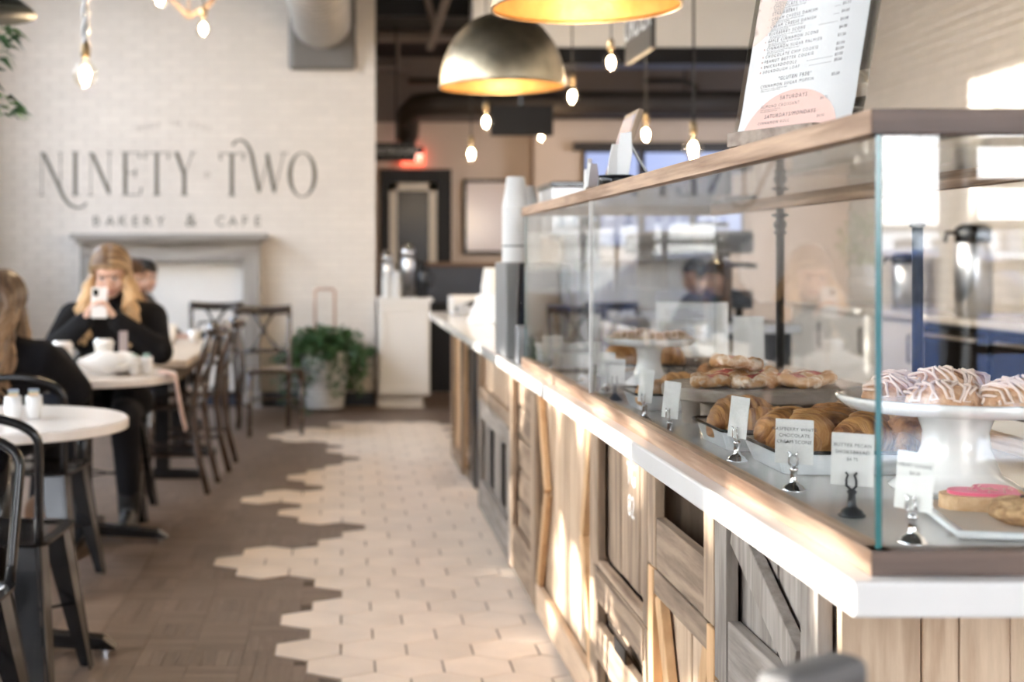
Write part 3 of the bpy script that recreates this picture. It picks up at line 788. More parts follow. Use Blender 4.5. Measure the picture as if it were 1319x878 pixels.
OAT = mat('oat_cookie', (.38, .20, .08), .75, col2=(.74, .49, .25), vs=90, bump=.8, bs=160)
RAISIN = mat('raisin', (.06, .03, .02), .5)

def deform(mb, amp, freq, seed=0.0):
    out = []
    for p in mb.v:
        v = Vector(p); n_ = noise.noise_vector(v * freq + Vector((seed, seed * 2, 0)))
        out.append(tuple(v + Vector(n_) * amp))
    mb.v = out
    return mb

def turnover(name, label, loc, rz, L=.125, Wd=.06, Hh=.052, m=CRUST, group=None, tilt=0.0, cat='pastry'):
    """laminated half-moon: stepped ridges rising along its length"""
    mb = MB(); nu, nv = 72, 18; vs, fs = [], []
    for i in range(nu + 1):
        u = -1 + 2 * i / nu
        env = max(0.0, 1 - abs(u) ** 2.2) ** .55
        ridge = 1 + .17 * (((abs(u) * 4.2) % 1.0) - .5) * env
        bend = -.018 * u * u
        for j in range(nv):
            th = 2 * PI * j / nv
            c_, s_ = math.cos(th), math.sin(th)
            r_ = (abs(c_) ** 2.4 + abs(s_) ** 2.4) ** (-1 / 2.4)
            vs.append((u * L / 2, bend + c_ * r_ * Wd / 2 * (env * ridge + .02), Hh / 2 + s_ * r_ * Hh / 2 * (env * ridge + .02) * (1 if s_ > 0 else .999) - (1 - env) * Hh * .35))
    for i in range(nu):
        for j in range(nv):
            j2 = (j + 1) % nv
            fs.append((i * nv + j, i * nv + j2, (i + 1) * nv + j2, (i + 1) * nv + j))
    mb.add(vs, fs, MX((0, 0, .0), 0, tilt))
    zmin = min(v[2] for v in mb.v)
    mb.v = [(a, b, c - zmin) for a, b, c in mb.v]
    o = deform(mb, .0022, 38, loc[0] * 91).build(name, m, None, smooth=True)
    o.location = loc; o.rotation_euler = (0, 0, rz)
    return tag(recalc(o), label, cat, group)

def twist(name, label, loc, rz, L=.12, R_=.019, m=CRUST_D, group=None):
    """two dough ropes wound round each other"""
    mb = MB()
    for ph in (0, PI):
        path, rs = [], []
        for i in range(33):
            u = i / 32
            a = ph + u * 2.3 * PI
            e = math.sin(PI * min(1, max(0, u * .94 + .03))) ** .45
            path.append(((u - .5) * L, math.cos(a) * R_ * .8 * e, R_ * 1.35 + math.sin(a) * R_ * .62 * e)); rs.append(R_ * (.35 + .88 * e))
        mb.tube(path, rs, 12)
    zmin = min(v[2] for v in mb.v); mb.v = [(a, b, c - zmin) for a, b, c in mb.v]
    o = deform(mb, .0025, 40, loc[1] * 57).build(name, m, None, smooth=True)
    o.location = loc; o.rotation_euler = (0, 0, rz)
    return tag(recalc(o), label, 'pastry', group)

def danish(name, label, loc, rz, group=None, tilt=0.0, sx_=1.0):
    t = thing(name, label, 'pastry', loc, rz, group); t.rotation_euler = (0, tilt, rz)
    mb = MB(); n_ = 40; path, rs = [], []
    for i in range(n_):
        a = 2 * PI * i / n_
        path.append((.043 * sx_ * math.cos(a), .027 * math.sin(a), .013 + .003 * math.sin(6 * a))); rs.append(.0105 + .0018 * math.sin(9 * a))
    mb.tube(path, rs, 10, closed=True)
    mb.ell((0, 0, .008), (.045 * sx_, .029, .008), 20, 8)
    recalc(deform(mb, .0018, 50, loc[0] * 31).build('crust', SUGARED, t, smooth=True))
    MB().ell((0, 0, .0175), (.034 * sx_, .019, .008), 16, 8, lump=.003, lf=60).build('jam_filling', JAM, t, smooth=True)
    return t

def scone(name, label, loc, rz, group=None, r=(.047, .036, .034), m=SCONE, gl=GLAZE, lines=7):
    t = thing(name, label, 'pastry', loc, rz, group)
    sd = loc[0] * 77 + loc[1] * 13
    def hgt(x, y):
        q = 1 - (x / r[0]) ** 2 - (y / r[1]) ** 2
        return r[2] * max(0, q) ** .5 + noise.noise(Vector((x * 45 + sd, y * 45, 0))) * .004
    vs, fs = [], []; nr, na = 9, 24
    for i in range(nr + 1):
        f_ = (i / nr) ** .7
        for j in range(na):
            a = 2 * PI * j / na; x, y = r[0] * f_ * math.cos(a), r[1] * f_ * math.sin(a)
            vs.append((x, y, hgt(x * .995, y * .995) if i < nr else .0))
    for i in range(nr):
        for j in range(na):
            j2 = (j + 1) % na; fs.append((i * na + j, (i + 1) * na + j, (i + 1) * na + j2, i * na + j2))
    fs.append(tuple(range(nr * na, nr * na + na))[::-1])
    MB().add(vs, fs).build('crust', m, t, smooth=True)
    mb = MB(); path = []
    for k in range(lines):
        x = r[0] * (-.86 + 1.72 * k / (lines - 1)); yb = r[1] * math.sqrt(max(0, 1 - (x / r[0]) ** 2)) * .93
        ys = [yb * (-1 + 2 * q_ / 8) for q_ in range(9)]
        if k % 2: ys.reverse()
        path += [(x + .006 * math.sin(q_ * 1.1 + k * 2.3), y, hgt(x, y) + .0022) for q_, y in enumerate(ys)]
    mb.tube(path, .0021, 6)
    mb.build('icing_drizzle', gl, t, smooth=True)
    return t

def tray(name, label, x0, y0, x1, y1, h=.034, rim_m=None):
    t = thing(name, label, 'tray', ((x0 + x1) / 2, (y0 + y1) / 2, ZS + .001))
    w_, d_ = (x1 - x0) / 2, (y1 - y0) / 2
    def ring(w, d, z, r=.02):
        out = []
        for cx_, cy_, a0 in ((w - r, d - r, 0), (-w + r, d - r, PI / 2), (-w + r, -d + r, PI), (w - r, -d + r, 1.5 * PI)):
            for k in range(5):
                a = a0 + k * PI / 8; out.append((cx_ + r * math.cos(a), cy_ + r * math.sin(a), z))
        return out
    rings = [ring(w_ - .012, d_ - .012, 0), ring(w_, d_, h), ring(w_ + .004, d_ + .004, h), ring(w_ - .003, d_ - .003, h - .001), ring(w_ - .015, d_ - .015, .004)]
    n_ = 20; mb = MB(); vs = [p for r_ in rings for p in r_]; fs = [tuple(range(n_))[::-1], tuple(4 * n_ + k for k in range(n_))]
    for i in range(4):
        for j in range(n_): fs.append((i * n_ + j, i * n_ + (j + 1) % n_, (i + 1) * n_ + (j + 1) % n_, (i + 1) * n_ + j))
    mb.add(vs, fs).build('pan', ENAMEL, t, smooth=False)
    MB().tube(ring(w_ + .003, d_ + .003, h + .001), .0028, 6, closed=True).build('rim', rim_m or BLACK_PAINT, t, smooth=True)
    return t

def card(label, x, y, w_=.052, h=.058, rz=-.35, lines=(), dark=False, z=ZS, lean=0.12, wood_=False):
    t = thing('price_card', label, 'sign', (x, y, z), rz, 'price cards standing in little holders')
    m = GUN_METAL if dark else CHROME
    MB().lathe([(.017, 0), (.0175, .003), (.014, .005), (.013, .008), (.008, .011), (.0055, .014), (.0045, .028), (.0065, .031), (.0045, .034), (.0, .036)], 18).build('foot', m, t, smooth=True)
    clip = MB()
    for sg in (-1, 1):
        clip.tube([(0, 0, .033), (sg * .006, -.003, .039), (sg * .006, -.0035, .047), (sg * .004, -.0035, .053), (sg * .007, -.0035, .056)], .0016, 6)
    clip.build('clip', m, t, smooth=True)
    M = Matrix.Translation((0, .0, .043)) @ Matrix.Rotation(-lean, 4, 'X')
    MB().box(-w_ / 2, -.0006, -.004, w_ / 2, .0006, h, M).build('card', PAPER, t)
    if lines:
        mb = MB()
        for i, (tx, sz) in enumerate(lines):
            vs, fs = text_mesh(tx, sz, spacing=1.05)
            mb.add(vs, fs, M @ Matrix.Translation((0, -.0010, h * .72 - i * .0088)) @ Matrix.Rotation(PI / 2, 4, 'X'))
        mb.build('printed_text', INK, t)
    return t

def cake_stand(label, x, y, zr, r, foot_r):
    t = thing('cake_stand', label, 'cake stand', (x, y, ZS + .001))
    h = zr - ZS - .001
    MB().lathe([(foot_r, 0), (foot_r + .002, .004), (foot_r * .92, .010), (foot_r * .68, .024), (foot_r * .52, h * .5), (foot_r * .50, h * .68), (foot_r * .58, h * .84), (foot_r * .8, h * .93), (foot_r * .85, h - .008)], 40).build('pedestal', PORCELAIN, t, smooth=True)
    MB().lathe([(0, h - .010), (foot_r * .85, h - .010), (r * .93, h - .006), (r, h + .004), (r + .002, h + .010), (r - .002, h + .013), (r - .008, h + .007), (r * .9, h + .001), (0, h)], 56).build('plate', PORCELAIN, t, smooth=True)
    return t, ZS + .001 + h

# ---------------- right-hand cake stand with glazed scones
_, zp = cake_stand('large white pedestal cake stand with glazed scones near the case corner', .868, 1.95, 1.033, .160, .088)
zp += .003
for (dx, dy, rz, lb) in [(-.095, -.02, .3, 'glazed cinnamon scone at the left rim of the near cake stand'), (-.055, -.085, -.3, 'drizzled scone at the front left of the near cake stand'),
                         (-.015, .02, .1, 'tallest glazed scone in the middle of the near cake stand'), (.03, -.095, .5, 'drizzled scone at the front right of the near cake stand'),
                         (.085, -.02, -.2, 'glazed scone toward the right rim of the near cake stand'), (-.05, .085, .6, 'glazed scone at the back of the near cake stand'), (.05, .09, .2, 'rearmost glazed scone on the near cake stand')]:
    scone('glazed_scone', lb, (.868 + dx, 1.95 + dy, zp), rz, 'glazed scones on the near cake stand', r=(.050, .037, .036) if abs(dx) > .02 else (.056, .040, .046), lines=12)
# ---------------- far cake stand
_, zq = cake_stand('smaller white cake stand with brown drizzled cookies in mid case', .79, 3.56, 1.022, .115, .06)
zq += .003
TAN_COOKIE = mat('ginger_cookie', (.42, .28, .17), .7, col2=(.62, .47, .33), vs=30, bump=.3, bs=80)
for (dx, dy, lb) in [(-.065, -.03, 'drizzled cookie at the left of the far cake stand'), (.0, -.06, 'drizzled cookie at the front of the far cake stand'), (.065, -.02, 'drizzled cookie at the right of the far cake stand'), (.0, .055, 'drizzled cookie at the back of the far cake stand')]:
    scone('drizzled_cookie', lb, (.79 + dx, 3.56 + dy, zq), .3, 'drizzled cookies on the far cake stand', r=(.045, .036, .026), m=TAN_COOKIE, lines=6)

# ---------------- trays
ta = tray('enamel_tray', 'white enamel tray with black rim holding two large turnovers', .64, 2.31, .97, 2.52)
tb = tray('enamel_tray', 'white enamel tray with black rim and a full row of brown twists, nearest tray', .655, 2.06, .935, 2.27)
tcn_ = tray('enamel_tray', 'small white enamel tray of golden croissants under the wooden board', .625, 2.93, .80, 3.10)
zt = ZS + .006
turnover('turnover', 'large layered turnover leaning at the left back of the tray', (.705, 2.44, zt), .25, .15, .075, .075)
turnover('turnover', 'big layered turnover in front in the far enamel tray', (.735, 2.375, zt), -.12, .155, .07, .062)
turnover('turnover', 'dark layered turnover farther right in the far enamel tray', (.86, 2.43, zt), .5, .14, .075, .062, CRUST_D)
for (x, y, rz, L, m, lb) in [(.715, 2.21, .7, .12, CRUST, 'brown twist at the left end of the near tray'), (.735, 2.17, 1.0, .135, CRUST_L, 'sugar crusted light twist second from the left in the near tray'),
                             (.785, 2.20, .9, .13, CRUST_D, 'dark twist in the middle back of the near tray'), (.822, 2.15, .75, .135, CRUST, 'golden twist in the middle front of the near tray'),
                             (.868, 2.19, .9, .13, CRUST_L, 'pale twist toward the right of the near tray'), (.895, 2.14, .6, .13, CRUST_D, 'dark twist at the right end of the near tray')]:
    twist('twisted_pastry', lb, (x, y, zt), rz, L, .0235, m, 'twists in the near enamel tray')
turnover('croissant', 'golden croissant at the left of the small tray', (.675, 2.985, zt), .5, .125, .06, .055, CRUST_L)
turnover('croissant', 'golden croissant standing taller at the right of the small tray', (.735, 3.02, zt), .35, .135, .065, .068, CRUST_L)

# ---------------- round wooden board on feet with danishes
bd = thing('serving_board', 'round grey wooden serving board on feet under the danishes', 'board', (.785, 2.66, ZS))
BOARDW = wood('grey_board_wood', (.25, .205, .165), (.44, .38, .325), 'X', 9, .7, .03)
MB().lathe([(0, .058), (.160, .058), (.166, .062), (.167, .078), (.163, .083), (0, .083)], 56).build('board_top', BOARDW, bd, bevel=0)
for a in (-2.45, -.75, .8, 2.4):
    MB().lathe([(.017, 0), (.02, .058)], 16, (.125 * math.cos(a), .125 * math.sin(a), 0)).build('foot', BOARDW, bd)
zb = ZS + .084
for (x, y, rz, ti, lb) in [(.705, 2.60, .5, 0, 'strawberry danish at the left of the round board'), (.735, 2.675, .2, -.2, 'danish with exposed red filling at the back left of the round board'), (.775, 2.59, .6, 0, 'sugar dusted danish at the front of the round board'),
                           (.845, 2.60, -.1, .1, 'red filled danish second from the right on the round board'), (.80, 2.70, .3, -.1, 'danish piled at the back middle of the round board'), (.895, 2.655, .1, 0, 'powdered danish at the right of the round board')]:
    danish('danish', lb, (x, y, zb), rz, 'danishes on the round wooden board', ti, 1.1)
danish('danish', 'danish resting on top of the two left danishes of the round board', (.752, 2.635, zb + .031), .45, 'danishes on the round wooden board', .12, 1.1)

# ---------------- near right platter
pl = thing('platter', 'white rectangular platter with a pink heart cookie at the near end', 'platter', (.835, 1.70, ZS + .001), -.18)
MB().prism([(-.10, -.125), (.22, -.125), (.22, .14), (-.10, .14)], 0, .004).build('plate', ENAMEL, pl, bevel=.002)
rimp = MB()
rimp.tube([(-.10, -.125, .006), (.22, -.125, .006), (.22, .14, .006), (-.10, .14, .006)], .005, 6, closed=True)
rimp.build('rim', ENAMEL, pl, smooth=True)
MB().prism([(-.085, -.11), (.20, -.11), (.20, .125), (-.085, .125)], .004, .0048).build('parchment', mat('parchment', (.62, .52, .43), .7), pl)
ck = thing('heart_cookie', 'heart-shaped sugar cookie with pink icing on the platter', 'cookie', (.835, 1.775, ZS + .006), .5)
def heart(s_): return [(s_ * 16 * math.sin(t_) ** 3 / 16, s_ * (13 * math.cos(t_) - 5 * math.cos(2 * t_) - 2 * math.cos(3 * t_) - math.cos(4 * t_)) / 16) for t_ in [k * 2 * PI / 36 for k in range(36)]]
deform(MB().prism(heart(.062)[::-1], 0, .018), .001, 60).build('biscuit', COOKIE, ck, bevel=.006, seg=3)
MB().prism([(x, y + .002) for x, y in heart(.050)[::-1]], .0178, .0225).build('icing', PINK, ck, bevel=.002, seg=2)
sp = MB()
for k in range(26):
    a, r_ = RN.uniform(0, 2 * PI), RN.uniform(0, .03)
    sp.cbox((r_ * math.cos(a), r_ * math.sin(a), .0235), (.003, .0015, .0015))
tag(sp.build('sprinkles', PINKPAPER, ck), kind='stuff')
oc = thing('oat_cookie', 'thick chunky brown oat cookie in front of the pink heart cookie', 'cookie', (.84, 1.655, ZS + .006), .2)
MB().ell((0, 0, .017), (.062, .055, .018), 32, 14, lump=.006, lf=45).build('biscuit', OAT, oc, smooth=True)
rs_ = MB()
for k in range(14):
    a, r_ = RN.uniform(0, 2 * PI), RN.uniform(0, .045)
    rs_.ell((r_ * math.cos(a), r_ * math.sin(a), .034 - 6 * r_ * r_), (.004, .003, .003), 6, 4)
rs_.build('chocolate_chips', RAISIN, oc, smooth=True)
twist('pastry_roll', 'plain baked roll behind the pink cookie at the platter edge', (.985, 1.80, ZS + .006), .3, .11, .024, CRUST)

# ---------------- price cards
card('raspberry white chocolate scone card in a silver holder, facing the aisle', .632, 1.93, lines=[('RASPBERRY WHITE', .0068), ('CHOCOLATE', .0068), ('CREAM SCONE', .0068), ('', .005), ('$4.50', .0045)], rz=-.5)
card('card in a dark holder next to the case corner', .645, 1.745, w_=.052, h=.062, rz=-.55, dark=True, lines=[('BUTTER PECAN', .0064), ('SHORTBREAD', .0064), ('$4.75', .006)])
card('card in a silver holder just right of the case corner edge', .652, 1.575, w_=.05, h=.062, rz=-1.05, lines=[('HEART COOKIE', .006), ('$4.00', .006)])
card('edge-on card in a silver holder before the left enamel tray', .632, 2.21, rz=-1.25, w_=.05, h=.062)
card('edge-on card in a silver holder left of the large turnover tray', .588, 2.48, rz=-1.2, w_=.05, h=.062)
card('edge-on card in a silver holder before the small croissant tray', .602, 2.75, rz=-1.2, w_=.05, h=.062)
card('card in a dark holder just right of the glass joint', .625, 3.17, rz=-.4, dark=True, w_=.046, h=.052, lines=[('CROISSANT', .0065), ('$3.75', .006)])
card('card partly hidden behind the dark-holder card near the glass joint', .640, 3.36, rz=-.45, w_=.045, h=.055)
card('first of the two cards left of the glass joint', .628, 3.62, rz=-.1, w_=.052, h=.055, lines=[('ALMOND', .0065), ('$4.25', .006)])
card('second of the two cards, seen across the glass joint', .668, 3.72, rz=-.1, w_=.056, h=.058, lines=[('LOAF', .0065), ('$9', .006)])
card('card at the far end of the case, larger and plain', .600, 3.95, rz=-.05, w_=.058, h=.062, lines=[('SOURDOUGH', .007), ('$8.00', .006)])

# ---------------- breads deeper in the case
tr = thing('wire_tray', 'black wire tray with loaves at the far end of the case', 'tray', (.83, 3.88, ZS + .001))
wm = MB().tube([(-.15, -.16, .035), (.17, -.16, .035), (.17, .16, .035), (-.15, .16, .035)], .004, 6, closed=True)
for k in range(9): wm.tube([(-.15 + .04 * k, -.16, .035), (-.15 + .04 * k, -.15, .004), (-.15 + .04 * k, .15, .004), (-.15 + .04 * k, .16, .035)], .002, 5)
wm.build('wire_basket', BLACK_METAL, tr, smooth=True)
turnover('bread_loaf', 'long golden loaf at the front of the wire tray', (.78, 3.83, ZS + .012), .9, .2, .085, .075, CRUST_L, cat='bread')
turnover('bread_loaf', 'darker round loaf at the back of the wire tray', (.88, 3.93, ZS + .012), .4, .2, .09, .085, CRUST, cat='bread')
turnover('bread_loaf', 'crusty brown loaf beside the far cake stand', (.90, 3.33, ZS + .002), .8, .16, .08, .07, CRUST_D, cat='bread')
bx = thing('pastry_box', 'pale paper box against the far end pane of the case', 'box', (.66, 4.09, ZS + .001))
MB().box(-.08, -.06, 0, .08, .06, .06).build('box_body', PAPER, bx, bevel=.003); MB().box(-.083, -.063, .06, .083, .063, .072).build('lid', PAPER, bx, bevel=.002)

# ================================================================== ON TOP OF THE CASE
ZC1 = ZT1 + .001
# curved acrylic menu holder, facing the aisle and turned to the photographer
mh = thing('menu_holder', 'curved clear acrylic menu sign in a wooden block on the display case', 'sign', (.615, 1.87, ZC1))
e1 = Vector((.39, -.92, 0)).normalized(); nrm = Vector((-.92, -.39, 0)).normalized()
def sheet(u, v):
    """u across, v up the sheet: leaning back, bowed at its foot"""
    lean = .012 * math.sin(min(1, v / .07) * PI / 2) + .20 * v + .10 * max(0, .09 - v) ** 2 * 10
    return e1 * u + Vector((0, 0, 1)) * (v * .975) - nrm * (lean - .022)
def sheet_mesh(name, us, vs_, off, m, th=0.0):
    mb = MB(); pts = []
    for v in vs_:
        for u in us: pts.append(sheet(u, v) + nrm * off)
    nu = len(us); fs = [(i * nu + j, i * nu + j + 1, (i + 1) * nu + j + 1, (i + 1) * nu + j) for i in range(len(vs_) - 1) for j in range(nu - 1)]
    mb.add(pts, fs)
    o = mb.build(name, m, mh, smooth=True)
    if th:
        so = o.modifiers.new('s', 'SOLIDIFY'); so.thickness = th; so.offset = 0
    return o
MW, MHT = .125, .36
vv = [MHT * k / 20 for k in range(21)]
sheet_mesh('acrylic_sheet', [-MW, MW], vv, -.0022, GLASS, .002)
sheet_mesh('menu_page', [-MW + .012, MW - .016], [.006 + (MHT - .012) * k / 20 for k in range(21)], 0, mat('menu_paper', (.63, .625, .61), .7), .0008)
def disc_on_sheet(name, u0, v0, r, m, off, top=None, sq=1.0):
    mb = MB(); n_ = 40; ring = [(u0, v0)]
    pts = []
    for i in range(9):
        for j in range(n_ + 1):
            a = PI * j / n_ if top is None else 2 * PI * j / n_
            u = min(MW - .016, max(-MW + .012, u0 + r * i / 8 * math.cos(a))); v = min(MHT - .006, max(.006, v0 + r * sq * i / 8 * math.sin(a)))
            pts.append(sheet(u, v) + nrm * off)
    fs = [(i * (n_ + 1) + j, (i + 1) * (n_ + 1) + j, (i + 1) * (n_ + 1) + j + 1, i * (n_ + 1) + j + 1) for i in range(8) for j in range(n_)]
    return mb.add(pts, fs).build(name, m, mh, smooth=True)
disc_on_sheet('pink_arch', -.008, .008, .094, PINKPAPER, .0007, None, .74)
CORNER = mat('peach_paper', (.64, .52, .44), .6)
disc_on_sheet('peach_arch', -.135, .235, .085, CORNER, .0006, 1); disc_on_sheet('peach_arch', .135, .24, .06, CORNER, .0006, 1)
def sheet_text(txt, u, v, size, m, align='LEFT', spacing=1.1):
    vs, fs = text_mesh(txt, size, align, spacing=spacing)
    return MB().add([sheet(u + p.x, v + p.y) + nrm * .0011 for p in vs], fs)
txt, soft, dots = MB(), MB(), MB()
def put(mb, src): mb.add(src.v, src.f)
items = [('PLAIN CROISSANT', '$3.75', 2), ('CHOCOLATE CROISSANT', '$4.25', 2), ('STRAWBERRY', '', 0), ('CREAM CHEESE DANISH', '$4.50', 2), ('CREAM CHEESE DANISH', '$4.00', 2), ('BLUEBERRY SCONE', '$4.00', 2),
         ('APPLE CINNAMON SCONE', '$4.00', 2), ('CINNAMON SUGAR PALMIER', '$3.50', 2), ('CHOCOLATE CHIP COOKIE', '$3.00', 0), ('PEANUT BUTTER COOKIE', '$3.00', 0), ('SNICKERDOODLE', '$3.00', 0), ('SOURDOUGH LOAF', '$8.00', 0)]
vlist = [.215, .204, .1935, .186, .175, .164, .153, .142, .1305, .123, .1155, .108]
for (nm, pr, sub_), v in zip(items, vlist):
    put(soft, sheet_text(nm, -.080, v, .0064, INK_SOFT, spacing=1.4))
    if nm != 'STRAWBERRY':
        put(dots, MB().add([sheet(-.086 + a, v + b) + nrm * .0011 for a, b in ((0, .001), (.0022, .001), (.0022, .0032), (0, .0032))], [(0, 1, 2, 3)]))
        put(soft, sheet_text(pr, .060, v, .0060, INK_SOFT, spacing=1.1))
        w0 = -.076 + len(nm) * .0064
        if w0 < .052: put(soft, MB().add([sheet(a, v + b) + nrm * .0011 for a, b in ((w0, 0), (.056, 0), (.056, .0004), (w0, .0004))], [(0, 1, 2, 3)]))
    for k in range(sub_):
        put(soft, sheet_text(('flaky layered pastry baked with butter and sugar', 'baked fresh every morning')[k], -.078, v - .0031 - .0026 * k, .0030, INK_SOFT, spacing=1.1))
put(txt, sheet_text('"GLUTEN FREE"', -.045, .0945, .0076, INK, spacing=1.3))
put(soft, sheet_text('CINNAMON SUGAR MUFFIN', -.080, .0865, .0064, INK, spacing=1.4)); put(soft, sheet_text('$3.50', .060, .0885, .0060, INK, spacing=1.1))
put(soft, sheet_text('light cinnamon muffin topped with sugar', -.078, .0832, .003, INK, spacing=1.1)); put(soft, sheet_text('made without any wheat flour', -.078, .0806, .003, INK, spacing=1.1))
put(txt, sheet_text('SATURDAYS', -.008, .0655, .0080, INK, 'CENTER', 1.3))
put(soft, sheet_text('ALMOND CROISSANT', -.072, .0560, .0062, INK, spacing=1.35)); put(soft, sheet_text('$4.75', .045, .0575, .0058, INK))
put(soft, sheet_text('filled and baked a second time', -.072, .0527, .003, INK, spacing=1.1)); put(soft, sheet_text('with sweet almond cream', -.072, .0500, .003, INK, spacing=1.1))
put(txt, sheet_text('SATURDAYS/MONDAYS', -.010, .0405, .0080, INK, 'CENTER', 1.25))
put(soft, sheet_text('CINNAMON ROLL', -.072, .0318, .0062, INK, spacing=1.35)); put(soft, sheet_text('$4.50', .045, .033, .0058, INK))
put(soft, sheet_text('THANK YOU', -.008, .0225, .0064, INK, 'CENTER', 1.4))
txt.build('printed_headings', INK, mh); soft.build('printed_lines', INK_SOFT, mh); dots.build('bullet_points', PINKPAPER, mh)
M_ = Matrix.Translation((0, 0, 0)) @ Matrix(((e1.x, nrm.x, 0, 0), (e1.y, nrm.y, 0, 0), (0, 0, 1, 0), (0, 0, 0, 1)))
blk = MB().box(-.085, .027, 0, .085, .048, .020, M_); blk.build('wooden_block', OAK_DARK, mh, bevel=.001)
MB().box(-.085, -.03, 0, .085, .016, .012, M_).build('wooden_block', OAK_DARK, mh, bevel=.001)

# leaning picture board with strut, and the black dish of cards
eb = thing('easel_board', 'small wooden framed board leaning back on a thin black strut on the case', 'sign', (.60, 3.12, ZC1), 0)
Mb = Matrix.Rotation(.33, 4, 'Y')
MB().box(-.006, -.075, 0, .006, .075, .185, Mb).build('frame', wood('easel_wood', (.30, .20, .13), (.45, .33, .23), 'Z', 9), eb, bevel=.002)
MB().box(-.0075, -.065, .012, -.0062, .065, .172, Mb).build('face', mat('lilac_board', (.42, .37, .42), .25), eb)
MB().tube([(.048, .03, .12), (.115, .03, .003)], .004, 6).build('strut', BLACK_METAL, eb)
MB().ell((.066, 0, .165), (.006, .012, .014), 8, 6).build('back_clip', STEEL, eb, smooth=True)
dish = thing('black_dish', 'low black bowl of white folded papers in front of the easel board', 'bowl', (.585, 2.955, ZC1))
MB().lathe([(0, 0), (.033, 0), (.037, .004), (.038, .022), (.035, .022), (.034, .006), (0, .005)], 28).build('bowl', BLACK_METAL, dish, smooth=True)
for k, (dx, rz, h) in enumerate([(-.006, .3, .085), (.010, -.4, .11)]):
    p_ = tag(MB().prism([(-.014, 0), (.014, 0), (.017, h * .6), (.010, h), (-.012, h * .96), (-.016, h * .5)], -.0015, .0015, Matrix.Rotation(rz, 4, 'Z') @ Matrix.Rotation(.12, 4, 'Y') @ Matrix.Rotation(PI / 2, 4, 'X')).build('folded_paper', PAPER, None), ('shorter white folded paper standing in the black bowl', 'taller white folded paper standing in the black bowl')[k], 'paper', 'papers standing in the black bowl')
    p_.location = (.585 + dx, 2.955, ZC1 + .007)
for k, (dy, h) in enumerate([(0, .06), (.035, .075), (.07, .05)]):
    p_ = tag(MB().prism([(-.02, 0), (.02, 0), (.024, h * .6), (.012, h), (-.018, h * .9)], -.002, .002, MX((0, 0, 0), .9 + k * .3) @ Matrix.Rotation(.2, 4, 'Y') @ Matrix.Rotation(PI / 2, 4, 'X')).build('paper_packet', PAPER, None), ('nearest white packet left of the black bowl', 'middle white packet left of the black bowl, tallest', 'farthest white packet left of the black bowl')[k], 'paper', 'white packets beside the black bowl')
    p_.location = (.562, 3.07 + dy + .05, ZC1 + .003)

# ================================================================== LAMPS
def dome(label, x, y, zr):
    t = thing('dome_pendant', label, 'lamp', (x, y, zr), 0, 'brass dome pendants over the counter')
    R_ = .25
    prof = [(R_ * math.cos(a * PI / 36) ** .92, .295 * math.sin(a * PI / 36)) for a in range(0, 18)] + [(.02, .296)]
    MB().lathe(prof, 64, caps=False).build('dome_shell', BRASS, t, smooth=True)
    MB().lathe([(r * .985, z * .98) for r, z in prof], 64, caps=False).build('gold_lining', GOLD_IN, t, smooth=True)
    MB().lathe([(R_ - .004, -.003), (R_ + .003, -.003), (R_ + .003, .006), (R_ - .004, .006), (R_ - .004, -.003)], 64, caps=False).build('rim', BRASS, t, smooth=True)
    MB().tube([(0, 0, .295), (0, 0, ZC - zr)], .008, 8).build('stem', BRASS, t, smooth=True)
    MB().lathe([(.03, .29), (.03, .33), (.012, .35)], 20).build('cap', BRASS, t, smooth=True)
    MB().ell((0, 0, .15), (.04, .04, .05), 16, 10).build('bulb', DOMEBULB, t, smooth=True)
    ld = bpy.data.lights.new('dome_light', 'POINT'); ld.energy = 1.6; ld.color = (1, .70, .38); ld.shadow_soft_size = .06
    l = bpy.data.objects.new('dome_light', ld); COL.objects.link(l); l.parent = t; l.location = (0, 0, .07)
DOMEBULB = mat('dome_bulb', (1, .8, .5), .5, emit=5, ecol=(1.0, .74, .42))
WARM = mat('glowing_filament', (1, .8, .5), .5, emit=45, ecol=(1.0, .76, .46))
dome('hammered brass dome pendant, the farther and fully visible one', .632, 5.5, 1.925)
dome('brass dome pendant cut off by the top of the picture, nearer one', .645, 3.66, 1.908)

